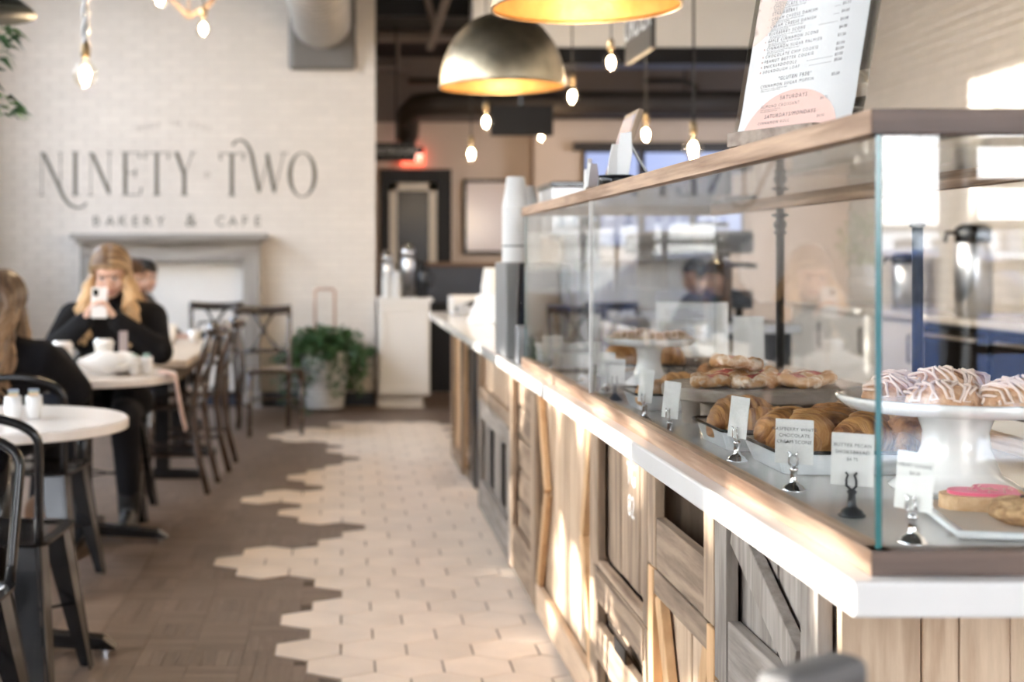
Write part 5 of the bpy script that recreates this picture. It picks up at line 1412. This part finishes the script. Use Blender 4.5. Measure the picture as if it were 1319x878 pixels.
MB().box(-1.34, 6.95, .685, -.795, 8.80, .72).build('table_top', TAN, tt, w=True, bevel=.005)
MB().box(-1.28, 7.02, .60, -.86, 8.73, .684).build('apron', BODY_Y, tt, w=True)
for yy in (7.74, 8.62):
    MB().box(-1.06, yy - .04, .05, -.98, yy + .04, .60).build('column', BLACK_METAL, tt, w=True)
    MB().box(-1.28, yy - .04, .0, -.80, yy + .04, .05).build('foot', BLACK_METAL, tt, w=True, bevel=.01)

# ---- black metal chairs with round hoop backs
def metal_chair(label, x, y, rz):
    t = thing('metal_chair', label, 'chair', (x, y, 0), rz, 'black metal café chairs')     # faces +y
    def rr(w_, d, r, z): return [(sx_ * (w_ - r) + r * math.cos(a), sy * (d - r) + r * math.sin(a), z) for sx_, sy, a0 in ((1, 1, 0), (-1, 1, PI / 2), (-1, -1, PI), (1, -1, 1.5 * PI)) for a in [a0 + k * PI / 8 for k in range(5)]]
    n_ = 20; vs = rr(.185, .185, .06, .44) + rr(.19, .19, .06, .452) + rr(.165, .165, .05, .452) + rr(.15, .15, .05, .445)
    fs = [tuple(range(n_))[::-1], tuple(3 * n_ + k for k in range(n_))] + [(i * n_ + j, i * n_ + (j + 1) % n_, (i + 1) * n_ + (j + 1) % n_, (i + 1) * n_ + j) for i in range(3) for j in range(n_)]
    MB().add(vs, fs).build('seat', BLACK_METAL, t)
    for sx_, sy in ((1, 1), (-1, 1), (1, -1), (-1, -1)):
        a = Vector((sx_ * .155, sy * .155, .44)); b_ = Vector((sx_ * .215, sy * (.20 if sy > 0 else .245), 0)); k_ = a.lerp(b_, .3)
        g = MB()
        d = (b_ - a).normalized()
        u1 = Vector((sx_, 0, 0)); u1 = (u1 - d * u1.dot(d)).normalized(); u2 = Vector((0, sy, 0)); u2 = (u2 - d * u2.dot(d)).normalized()
        for u_, v_ in ((u1, u2), (u2, u1)):
            pts = []
            for p_, w_ in ((a, .075), (k_, .068), (a.lerp(b_, .7), .048), (b_, .028)):
                pts += [p_ + u_ * .012, p_ + u_ * .012 - v_ * w_, p_ + u_ * .008 - v_ * w_, p_ + u_ * .008]
            g.add(pts, [(i * 4 + j, i * 4 + (j + 1) % 4, (i + 1) * 4 + (j + 1) % 4, (i + 1) * 4 + j) for i in range(3) for j in range(4)] + [(0, 3, 2, 1), (12, 13, 14, 15)])
        g.tube([a + (u1 + u2) * .008, b_ + (u1 + u2) * .008], [.008, .006], 6)
        g.build('leg', BLACK_METAL, t)
    hp_ = []
    for k in range(31):
        u = -1 + 2 * k / 30
        if abs(u) > .62:
            f_ = (abs(u) - .62) / .38; x_ = math.copysign(.178 - .012 * f_, u); z_ = .72 - .27 * f_
        else:
            a = u / .62 * PI / 2; x_ = .178 * math.sin(a); z_ = .72 + .085 * math.cos(a) ** .8
        hp_.append((x_, -.165 - .16 * (z_ - .45), z_))
    MB().tube(hp_, .0135, 10).build('back_hoop', BLACK_METAL, t, smooth=True)
    br = MB(); br.tube([(-.19, -.19, .20), (.19, .19, .20)], .005, 6); br.tube([(.19, -.19, .205), (-.19, .19, .205)], .005, 6)
    br.build('cross_brace', BLACK_METAL, t)
    return t
metal_chair('black metal chair at the near side of the first white table', -1.00, 3.98, -.06)
metal_chair('black metal chair the woman with her back turned sits on', -1.18, 5.22, -.08)
metal_chair('black metal chair under the woman holding a phone', -1.15, 6.63, PI + .03)
metal_chair('black metal chair nearest the camera at the left picture edge', -.985, 3.18, PI - .05)

# ---- dark bentwood chairs
DARKWOOD = mat('dark_walnut', (.022, .012, .008), .14, var=.3, vs=12, coat=1.0)
BROWNWOOD = mat('brown_walnut', (.050, .028, .018), .16, var=.25, vs=12, coat=1.0)
def wood_chair(label, x, y, rz):
    t = thing('wooden_chair', label, 'chair', (x, y, 0), rz, 'dark wooden café chairs')     # faces +y
    MB().prism([(-.20, .20), (-.205, .0), (-.175, -.19), (.175, -.19), (.205, 0), (.20, .20)], .435, .465).build('seat', DARKWOOD, t, bevel=.01)
    for sx_ in (-1, 1):
        MB().tube([(sx_ * .18, .18, .44), (sx_ * .185, .19, 0)], [.02, .015], 8).build('leg', BROWNWOOD, t, smooth=True)
        pb = [(sx_ * .185, -.27, 0), (sx_ * .178, -.215, .22), (sx_ * .172, -.19, .44), (sx_ * .178, -.21, .60), (sx_ * .19, -.255, .76), (sx_ * .2, -.29, .86)]
        MB().tube(pb, [.017, .019, .021, .019, .018, .016], 8, flat=1.0).build('back_post', BROWNWOOD, t, smooth=True)
        MB().tube([(sx_ * .183, .18, .2), (sx_ * .178, -.21, .2)], .010, 6).build('stretcher', DARKWOOD, t)
    MB().tube([(-.18, .18, .26), (.18, .18, .26)], .010, 6).build('stretcher', DARKWOOD, t)
    tr_ = MB()
    pts = [(-.215 + .043 * k, -.30 - .03 * math.cos((k - 5) / 5 * PI / 2), .855 + .012 * (abs(k - 5) / 5) ** 2) for k in range(11)]
    tr_.tube(pts, .032, 8, flat=1.0, up=(0, 0, 1))
    tr_.v = [(a_, b_ * 1 + (0), c_) for a_, b_, c_ in tr_.v]
    tr_.build('top_rail', DARKWOOD, t, smooth=True)
    MB().tube([(-.176, -.205, .565), (0, -.225, .565), (.176, -.205, .565)], .015, 8).build('lower_rail', DARKWOOD, t, smooth=True)
    for sg in (-1, 1):
        MB().tube([(sg * .10, -.215, .57), (sg * .03, -.25, .66), (0, -.26, .71), (-sg * .02, -.27, .75), (-sg * .08, -.30, .84)], .012, 6).build('splat_bar', DARKWOOD, t, smooth=True)
    MB().ell((0, -.262, .705), (.026, .016, .03), 10, 8).build('splat_boss', DARKWOOD, t, smooth=True)
    return t
wood_chair('dark wooden chair at the tan table, nearest of its row', -.975, 7.42, PI / 2 - .06)
wood_chair('dark wooden chair at the tan table, second of its row', -.93, 8.16, PI / 2 - .03)
wood_chair('dark wooden chair with crossed back standing by the ivy pot', -.52, 9.75, PI + .25)
wood_chair('dark wooden chair with a black bag on it beyond the tan table', -1.04, 10.55, PI - .1)
# bag on it
bg_ = thing('black_bag', 'black handbag on the chair beyond the tan table', 'bag', (-1.04, 10.52, .467))
MB().add(*(lambda m: (m.v, m.f))(deform(MB().ell((0, 0, .11), (.15, .09, .11), 18, 10), .012, 9))).build('bag_body', mat('bag_leather', (.01, .01, .01), .5), bg_, smooth=True)
MB().tube([(-.09, 0, .19), (-.07, 0, .28), (.07, 0, .28), (.09, 0, .19)], .010, 6).build('handle', BLACK_METAL, bg_)
# foreground chair top
fc = thing('wooden_stool', 'blurred grey-brown wooden chair back rising at the bottom edge, close to the camera', 'chair', (.335, 1.02, 0), .62)
GB, BB = wood('grey_stool_wood', (.07, .066, .063), (.15, .142, .138), 'X', 8), wood('brown_stool_wood', (.15, .11, .09), (.26, .2, .165), 'Z', 8)
MB().box(-.05, -.035, .86, .045, .0, .945).build('top_rail', GB, fc, bevel=.01)
for sx_ in (-.052, .042): MB().box(sx_ - .016, -.03, 0, sx_ + .016, -.001, .86).build('back_post', BB, fc, bevel=.003)
MB().box(-.07, -.0, .58, .06, .16, .615).build('seat', BB, fc, bevel=.006)
for sx_ in (-.05, .04): MB().box(sx_ - .015, .12, 0, sx_ + .015, .15, .579).build('leg', BB, fc, bevel=.003)
MB().box(-.036, -.025, .25, .026, -.005, .28).build('stretcher', BB, fc)

# ---- small things on the tables
CAD = mat('packet_tan', (.62, .46, .30), .6); CAD2 = mat('packet_green', (.25, .36, .30), .6); CAD3 = mat('packet_blue', (.38, .42, .58), .6)
def caddy(label, x, y, s=1.0):
    t = thing('sugar_caddy', label, 'caddy', (x, y, .736), .2, 'sugar caddies on the round tables')
    MB().lathe([(0, 0), (.019 * s, 0), (.0245 * s, .03 * s), (.023 * s, .062 * s), (.021 * s, .062 * s), (.02 * s, .01), (0, .008)], 18).build('pot', PORCELAIN, t, smooth=True)
    for k, m in enumerate((CAD, CAD2, CAD3)): MB().box(-.014 * s, (-.012 + .009 * k) * s, .012, .014 * s, (-.009 + .009 * k) * s, (.072 + .004 * k) * s).build('packet', m, t)
caddy('left white caddy of sugar packets on the nearest round table', -1.035, 4.30, 1.15); caddy('right white caddy of sugar packets on the nearest round table', -.975, 4.32, 1.15)
def takeaway(label, x, y, h=.125, lid=True, r0=.030, r1=.043):
    t = thing('paper_cup', label, 'cup', (x, y, .736), 0, 'white takeaway cups on the table between the women')
    MB().lathe([(0, 0), (r0, 0), (r1, h), (r1 + .002, h + .002), (r1 - .003, h)], 24).build('cup_body', PAPERCUP, t, smooth=True)
    if lid: MB().lathe([(r1 + .004, h - .004), (r1 + .004, h + .006), (r1 * .92, h + .008), (r1 * .88, h + .018), (0, h + .018)], 24).build('lid', PORCELAIN, t, smooth=True)
takeaway('white takeaway cup on the left of the second table', -1.205, 5.88, .13); takeaway('white takeaway cup in front of the phone', -1.07, 6.13, .125)
tb_ = thing('table_card', 'upright lilac-brown card standing on the second table', 'sign', (-.96, 5.98, .736), .3)
MB().box(-.018, -.004, 0, .018, .004, .185).build('card', mat('lilac_card', (.47, .39, .38), .6), tb_); MB().box(-.03, -.02, 0, .03, .02, .008).build('foot', BODY_Y, tb_)
pb_ = tag(deform(MB().ell((0, 0, .048), (.13, .085, .05), 26, 12), .022, 14).build('paper_bag', PAPER, None), 'crumpled white paper bag lying on the second table', 'bag'); pb_.location = (-1.01, 5.93, .738)
for k, (x, y, lb) in enumerate([(-.905, 5.92, 'left small white tub beside the lilac card'), (-.855, 5.96, 'right small white tub beside the lilac card')]):
    t = thing('white_tub', lb, 'tub', (x, y, .736))
    MB().lathe([(0, 0), (.024, 0), (.027, .075), (.025, .075), (.023, .06), (0, .06)], 16).build('tub_body', PORCELAIN, t, smooth=True); MB().box(-.014, -.008, .055, .014, -.004, .09).build('packet', CAD2, t)
sc2 = MB(); pth = [(-.80, 5.92, .745), (-.765, 5.90, .745), (-.727, 5.89, .732), (-.716, 5.885, .66), (-.70, 5.88, .58), (-.68, 5.88, .50)]
for i, p_ in enumerate(pth): pass
vs = []
for i, p_ in enumerate(pth): vs += [(p_[0], p_[1] - .035, p_[2]), (p_[0], p_[1] + .04, p_[2] + .004)]
o = sc2.add(vs, [(2 * i, 2 * i + 2, 2 * i + 3, 2 * i + 1) for i in range(5)]).build('scarf', mat('pale_scarf', (.56, .42, .38), .8, var=.25, vs=18), None, smooth=True)
so = o.modifiers.new('s', 'SOLIDIFY'); so.thickness = .008; so.offset = 1
tag(o, 'pale pink-brown scarf hanging over the edge of the second table', 'scarf')
for k, (x, y, h, lb) in enumerate([(-1.05, 8.3, .12, 'white cup with lid far on the tan table'), (-.93, 8.55, .07, 'small white cup at the far end of the tan table'), (-1.19, 8.45, .05, 'low white saucer cup on the tan table')]):
    t = thing('white_cup', lb, 'cup', (x, y, .721)); MB().lathe([(0, 0), (.032, 0), (.042, h), (.039, h), (.03, .01), (0, .008)], 18).build('cup_body', PORCELAIN, t, smooth=True)

# ================================================================== PEOPLE
SKIN = mat('skin', (.66, .42, .32), .5, var=.05, vs=18, sub=.08)
LIPS = mat('lips', (.48, .18, .17), .45)
EYE = mat('eye_dark', (.03, .02, .018), .25)
BROW = mat('brow_brown', (.16, .09, .05), .7)
EYEW = mat('eye_white', (.75, .72, .70), .3)
COAT = mat('black_wool', (.010, .010, .012), .9, bump=.3, bs=90, spec=.15)
GREYCOAT = mat('grey_wool', (.10, .10, .105), .9, bump=.3, bs=90)
TROUSER = mat('dark_trousers', (.012, .012, .015), .85, spec=.2)
BOOT = mat('black_boot', (.012, .012, .013), .4)
BROWNBOOT = mat('brown_boot', (.20, .10, .05), .6)

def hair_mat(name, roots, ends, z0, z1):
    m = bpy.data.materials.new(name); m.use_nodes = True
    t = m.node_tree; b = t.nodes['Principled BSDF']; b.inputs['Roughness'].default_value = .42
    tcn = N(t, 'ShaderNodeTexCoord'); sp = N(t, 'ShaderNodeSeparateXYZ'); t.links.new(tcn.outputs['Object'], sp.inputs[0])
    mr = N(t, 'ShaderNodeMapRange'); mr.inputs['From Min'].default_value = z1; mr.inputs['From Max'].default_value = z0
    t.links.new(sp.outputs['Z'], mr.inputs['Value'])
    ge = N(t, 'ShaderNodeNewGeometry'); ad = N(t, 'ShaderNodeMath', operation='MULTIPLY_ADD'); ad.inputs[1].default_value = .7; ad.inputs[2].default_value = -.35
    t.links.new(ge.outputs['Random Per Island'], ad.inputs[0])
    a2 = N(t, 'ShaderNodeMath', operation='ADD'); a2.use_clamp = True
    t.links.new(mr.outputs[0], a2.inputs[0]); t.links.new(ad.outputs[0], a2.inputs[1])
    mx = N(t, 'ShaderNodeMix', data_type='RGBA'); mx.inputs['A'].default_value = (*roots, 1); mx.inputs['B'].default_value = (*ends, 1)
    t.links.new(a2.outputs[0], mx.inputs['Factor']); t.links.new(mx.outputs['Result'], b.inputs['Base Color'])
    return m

def remesh(o, vox, smooth=4):
    r = o.modifiers.new('remesh', 'REMESH'); r.mode = 'VOXEL'; r.voxel_size = vox; r.use_smooth_shade = True
    s = o.modifiers.new('smooth', 'SMOOTH'); s.iterations = smooth; s.factor = .5
    return o

def limb(mb, pts, rs, n=12):
    """tapered chain with round ends"""
    mb.tube(pts, rs, n)
    for p, r in zip(pts, rs): mb.ell(p, (r, r, r), 12, 8)

def hand(mb, w, d, n_, side):
    """w wrist, d along the fingers, n_ the way the palm faces; four unequal bent fingers and a thumb from the palm's side"""
    w, d, n_ = Vector(w), Vector(d).normalized(), Vector(n_)
    n_ = (n_ - d * n_.dot(d)).normalized(); s = d.cross(n_) * side
    for k in range(4):
        off = (k - 1.5) * .019
        limb(mb, [w + s * off * .5, w + d * .05 + s * off * .9, w + d * .085 + s * off], [.016, .0145, .0105], 8)
        L = (.060, .070, .066, .052)[k]
        b0 = w + d * .085 + s * off
        b1 = b0 + (d * .9 + n_ * .35).normalized() * L * .45
        b2 = b1 + (d * .35 + n_ * .9).normalized() * L * .35
        b3 = b2 + (n_ * .9 - d * .2).normalized() * L * .28
        limb(mb, [b0, b1, b2, b3], [.0095, .009, .008, .0068], 8)
    t0 = w + d * .025 - s * .024
    t1 = t0 + (d * .6 - s * .75 + n_ * .3).normalized() * .038
    t2 = t1 + (d * .9 - s * .1 + n_ * .5).normalized() * .032
    limb(mb, [w, t0, t1, t2], [.015, .014, .011, .0085], 8)

def head(mb, c, M3):
    """skull, jaw, nose, ears; M3 tilts the head"""
    def e(o, r, nu=18, nv=12): mb.ell((0, 0, 0), r, nu, nv, Matrix.Translation(c) @ M3 @ Matrix.Translation(o))
    e((0, -.012, .022), (.074, .092, .090)); e((0, .022, -.030), (.062, .068, .082)); e((0, .060, -.082), (.028, .024, .022))
    e((0, .092, -.018), (.012, .016, .026), 10, 8); e((0, .104, -.033), (.013, .012, .010), 10, 8)
    e((-.040, .062, -.030), (.024, .022, .026), 10, 8); e((.040, .062, -.030), (.024, .022, .026), 10, 8)
    e((0, .078, .030), (.050, .016, .014), 12, 8)
    for sg in (-1, 1): e((sg * .074, -.004, -.012), (.010, .020, .030), 10, 8)
    e((0, .074, -.064), (.024, .018, .012), 10, 8)

def person(name, label, loc, rz, hc, tilt, turn, coat, hairm, hair_fn, wrists, elbows, hdirs, legs=True, boot=BOOT, face=True, sh=.185, chest=.95, collar=None, tr=TROUSER, foot_y=.36):
    t = thing(name, label, 'person', loc, rz)
    nb_ = Vector((0, .02, chest + .085)); hc = Vector(hc)
    M3 = Matrix.Rotation(turn, 4, 'Z') @ Matrix.Rotation(-tilt, 4, 'X')
    mb = MB()
    head(mb, hc, M3)
    limb(mb, [nb_ - Vector((0, .01, .04)), hc + M3.to_3x3() @ Vector((0, -.02, -.07))], [.058, .052])
    limb(mb, [(0, -.02, .585), (0, -.01, .70), (0, .0, chest - .03)], [.115, .105, .12])
    limb(mb, [(-sh + .04, .0, chest + .01), (sh - .04, .0, chest + .01)], [.055, .055])
    for i, sg in enumerate((-1, 1)):
        s0 = Vector((sg * sh, 0, chest)); 
        limb(mb, [s0, elbows[i], wrists[i]], [.048, .036, .026])
        hand(mb, wrists[i], hdirs[i][0], hdirs[i][1], hdirs[i][2])
        if legs: limb(mb, [(sg * .09, 0, .55), (sg * .11, .40, .53), (sg * .12, foot_y, .10), (sg * .122, foot_y + .02, .07)], [.075, .055, .035, .028])
    body = remesh(recalc(mb.build('body', SKIN, t)), .0055, 3)
    # coat
    c = MB()
    limb(c, [(0, -.02, .615), (0, -.02, .66), (0, -.01, .78), (0, .0, chest - .04)], [.145, .15, .15, .15], 20)
    c.ell((0, 0, chest - .06), (sh + .035, .135, .15), 20, 12)
    limb(c, [(-sh + .02, 0, chest + .005), (0, -.02, chest + .04), (sh - .02, 0, chest + .005)], [.072, .075, .072], 14)
    for i, sg in enumerate((-1, 1)):
        e_, w_ = Vector(elbows[i]), Vector(wrists[i])
        limb(c, [(sg * sh, 0, chest), e_, w_ + (e_ - w_).normalized() * .01], [.082, .066, .047], 14)
        limb(c, [(sg * .08, -.02, .57), (sg * .13, .2, .57)], [.10, .095], 14)
    for a in range(15):
        th = PI * (.62 + 1.76 * a / 14) + PI / 2 * 0
        c.ell((.075 * math.sin(a / 14 * 2 * PI * .8 + .2 * PI), -.01 - .07 * math.cos(a / 14 * 2 * PI * .8 + .2 * PI) * -1 * -1, chest + .095), (.026, .022, .045), 10, 8)
    remesh(recalc(c.build('coat', coat, t)), .012, 6)
    if collar: MB().tube([(.085 * math.cos(a * PI / 10), -.015 + .075 * math.sin(a * PI / 10), chest + .09) for a in range(20)], .014, 8, closed=True).build('scarf', collar, t, smooth=True)
    if legs:
        l = MB()
        for sg in (-1, 1): limb(l, [(sg * .09, 0, .555), (sg * .12, .40, .53), (sg * .125, foot_y, .16)], [.088, .074, .055], 14)
        remesh(recalc(l.build('trousers', tr, t)), .014, 4)
        for sg in (-1, 1):
            b_ = MB(); limb(b_, [(sg * .125, foot_y, .24), (sg * .125, foot_y - .005, .07)], [.062, .052], 14)
            limb(b_, [(sg * .125, foot_y, .048), (sg * .13, foot_y + .16, .036)], [.046, .034], 14)
            b_.box(sg * .127 - .042, foot_y - .05, 0, sg * .127 + .042, foot_y + .19, .022)
            remesh(recalc(b_.build('boot', boot, t)), .009, 3)
    R3 = M3.to_3x3()
    if face:
        def at(o): return hc + R3 @ Vector(o)
        for sg in (-1, 1):
            ey = MB().ell(at((sg * .031, .079, .004)), (.0135, .008, .0075), 12, 8).build('eye', EYEW, t, smooth=True)
            MB().ell(at((sg * .031, .0855, .003)), (.0062, .004, .0062), 10, 6).build('iris', EYE, ey, smooth=True)
            MB().tube([at((sg * .014, .090, .022)), at((sg * .030, .090, .028)), at((sg * .048, .080, .022))], [.002, .003, .0015], 6).build('eyebrow', BROW, t, smooth=True)
            MB().tube([at((sg * .018, .087, .010)), at((sg * .031, .0895, .0125)), at((sg * .045, .080, .008))], [.0015, .003, .0015], 6).build('lashes', EYE, t)
        MB().tube([at((-.027, .082, -.0555)), at((-.012, .093, -.0605)), at((0, .0945, -.0620)), at((.012, .093, -.0605)), at((.027, .082, -.0555))], [.003, .0055, .0055, .0055, .003], 8).build('lips', LIPS, t, smooth=True)
    h = MB(); hair_fn(h, hc, R3)
    h.build('hair', hairm, t, smooth=True)
    return t

def long_hair(seed, zend, n=110, front=True, wave=.018, width=.13, fwd=.06, back=-.11, rad=.013):
    """parted in the middle: locks sweep from the parting over the skull, then fall in waves"""
    def fn(h, hc, R3):
        rv = random.Random(seed)
        for k in range(n):
            sg = -1 if k % 2 else 1
            y0 = -.098 + .180 * ((k // 2) / (n / 2 - 1)) + rv.uniform(-.004, .004)
            t_ = min(1, abs(y0 + .01) / .098); top = math.sqrt(max(.02, 1 - t_ * t_))
            pts = []
            for q_ in range(8):
                b_ = .0 + 1.85 * q_ / 7
                lift = .010 * math.sin(min(b_, PI / 2)) + rv.uniform(0, .003)
                pts.append(hc + R3 @ Vector((sg * ((.080 + .010 * top) * math.sin(b_) - .003), y0 * (1 - .80 * (q_ / 7) * (1 if y0 > 0 else .1)) - .004,
                                             .024 + (.104 * top + lift) * math.cos(b_) - (.03 * q_ / 7 if y0 < -.07 else 0))))
            q0 = pts[-1]
            isback = y0 < -.02
            fw = back if isback else (fwd if front else -.02)
            zl = zend + rv.uniform(-.05, .09); ph = rv.uniform(0, 6.28); amp = rv.uniform(.5, 1.4) * wave
            spread = (rv.uniform(-.9, .25) if isback else rv.uniform(-.05, .32))
            m_ = 14; r_ = rad * rv.uniform(.75, 1.15)
            rs = [r_ * .75] + [r_] * 7
            for i in range(1, m_ + 1):
                u = i / m_
                pts.append(Vector((hc.x + (q0.x - hc.x) * (1 + spread * min(1, u * 1.6)) * (1 + (width / .13 - 1) * u) + amp * math.sin(u * 12 + ph) * u ** .5,
                                   q0.y + fw * math.sin(min(1, u * 1.5) * PI / 2) + amp * .7 * math.cos(u * 11 + ph) * u ** .5,
                                   q0.z + (zl - q0.z) * u)))
                rs.append(r_ * (1 - .75 * u ** 2.5))
            h.tube(pts, rs, 6)
        for k in range(40):
            a = PI * .62 + PI * .76 * k / 39
            pts = [hc + R3 @ Vector((math.sin(a) * .086 * math.sin(b_), -.014 + math.cos(a) * .104 * math.sin(b_), .024 + .104 * math.cos(b_))) for b_ in [.1 + 1.75 * q_ / 7 for q_ in range(8)]]
            q0 = pts[-1]; zl = zend + rv.uniform(-.04, .09); ph = rv.uniform(0, 6.28); amp = rv.uniform(.5, 1.3) * wave
            for i in range(1, 13):
                u = i / 12
                pts.append(Vector((q0.x + (q0.x - hc.x) * .35 * u + amp * math.sin(u * 11 + ph) * u ** .5, q0.y + (back * .8) * math.sin(min(1, u * 1.5) * PI / 2) + amp * .6 * math.cos(u * 10 + ph) * u ** .5, q0.z + (zl - q0.z) * u)))
            h.tube(pts, [.012, .016, .018, .019, .019, .018, .016, .014] + [.014 * (1 - .75 * (i / 12) ** 2.5) for i in range(1, 13)], 6)
    return fn
def short_hair(seed):
    def fn(h, hc, R3):
        rv = random.Random(seed)
        for k in range(150):
            a = rv.uniform(-PI, PI); b0 = rv.uniform(.0, 1.1)
            if math.cos(a) > .5 and b0 > .7: continue
            pts = []
            for q_ in range(5):
                b_ = b0 + q_ * .17
                pts.append(hc + R3 @ Vector((math.sin(a) * .084 * math.sin(b_), -.012 + math.cos(a) * .102 * math.sin(b_), .022 + .103 * math.cos(b_))))
            h.tube(pts, [.010, .014, .014, .012, .006], 5)
    return fn

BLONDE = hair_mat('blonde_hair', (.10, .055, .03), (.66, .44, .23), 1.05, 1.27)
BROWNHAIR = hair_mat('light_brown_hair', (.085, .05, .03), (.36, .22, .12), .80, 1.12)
DARKBROWN = hair_mat('brown_hair', (.07, .035, .018), (.20, .10, .05), .9, 1.2)
BLACKHAIR = hair_mat('black_hair', (.010, .008, .007), (.02, .016, .014), 1.0, 1.2)

# woman holding a phone, facing the photographer
LW, RW = Vector((.085, .245, .955)), Vector((-.055, .245, .955))
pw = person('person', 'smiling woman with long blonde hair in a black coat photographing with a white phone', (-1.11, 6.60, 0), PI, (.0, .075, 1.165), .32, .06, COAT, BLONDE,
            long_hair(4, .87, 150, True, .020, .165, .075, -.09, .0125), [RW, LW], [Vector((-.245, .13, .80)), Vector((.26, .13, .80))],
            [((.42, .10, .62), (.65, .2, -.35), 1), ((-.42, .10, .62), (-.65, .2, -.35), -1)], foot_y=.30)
ph = thing('phone', 'white phone held up in both hands by the blonde woman', 'phone', (-1.125, 6.318, 1.035), PI + .1)
Mp = Matrix.Rotation(.22, 4, 'X')
MB().box(-.036, -.004, -.072, .036, .004, .072, Mp).build('phone_case', mat('white_phone', (.78, .76, .76), .3), ph, bevel=.003, seg=3)
MB().box(.004, .004, .030, .028, .0055, .062, Mp).build('camera_island', mat('phone_lens', (.01, .01, .01), .1), ph, bevel=.001)

# woman seen from behind at the left edge
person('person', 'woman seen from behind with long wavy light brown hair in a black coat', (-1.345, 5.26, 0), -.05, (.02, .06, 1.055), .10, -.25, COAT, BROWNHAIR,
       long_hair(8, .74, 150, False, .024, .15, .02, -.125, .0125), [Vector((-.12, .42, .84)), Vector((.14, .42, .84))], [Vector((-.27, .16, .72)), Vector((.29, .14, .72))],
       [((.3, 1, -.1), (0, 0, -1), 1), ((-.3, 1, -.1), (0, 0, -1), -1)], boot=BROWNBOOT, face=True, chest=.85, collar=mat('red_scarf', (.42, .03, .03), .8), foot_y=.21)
# two guests behind
person('person', 'brown-haired woman half hidden behind the blonde woman', (-1.52, 9.36, 0), -PI / 2 - .5, (.0, .09, 1.10), .15, 0, COAT, DARKBROWN,
       long_hair(15, .80, 90, True, .015, .13, .03), [Vector((-.08, .33, .68)), Vector((.08, .33, .68))], [Vector((-.25, .08, .72)), Vector((.25, .08, .72))],
       [((.3, 1, 0), (0, 0, -1), 1), ((-.3, 1, 0), (0, 0, -1), -1)], face=True, chest=.90)
person('person', 'dark short-haired guest in a grey coat at the far side of the tan table', (-1.55, 10.05, 0), -PI / 2 - .4, (.0, .10, 1.10), .15, 0, GREYCOAT, BLACKHAIR,
       short_hair(21), [Vector((-.08, .33, .68)), Vector((.08, .33, .68))], [Vector((-.25, .08, .72)), Vector((.25, .08, .72))],
       [((.3, 1, 0), (0, 0, -1), 1), ((-.3, 1, 0), (0, 0, -1), -1)], face=True, chest=.90)
for k, (x, y) in enumerate([(-1.52, 9.36), (-1.55, 10.05)]):
    dup(next(o for o in bpy.data.objects if o.name == 'wooden_chair'), (x, y, 0), (-PI / 2 - .5, -PI / 2 - .4)[k], ('dark wooden chair the brown-haired woman sits on', 'dark wooden chair the grey-coated guest sits on')[k], 'dark wooden café chairs')
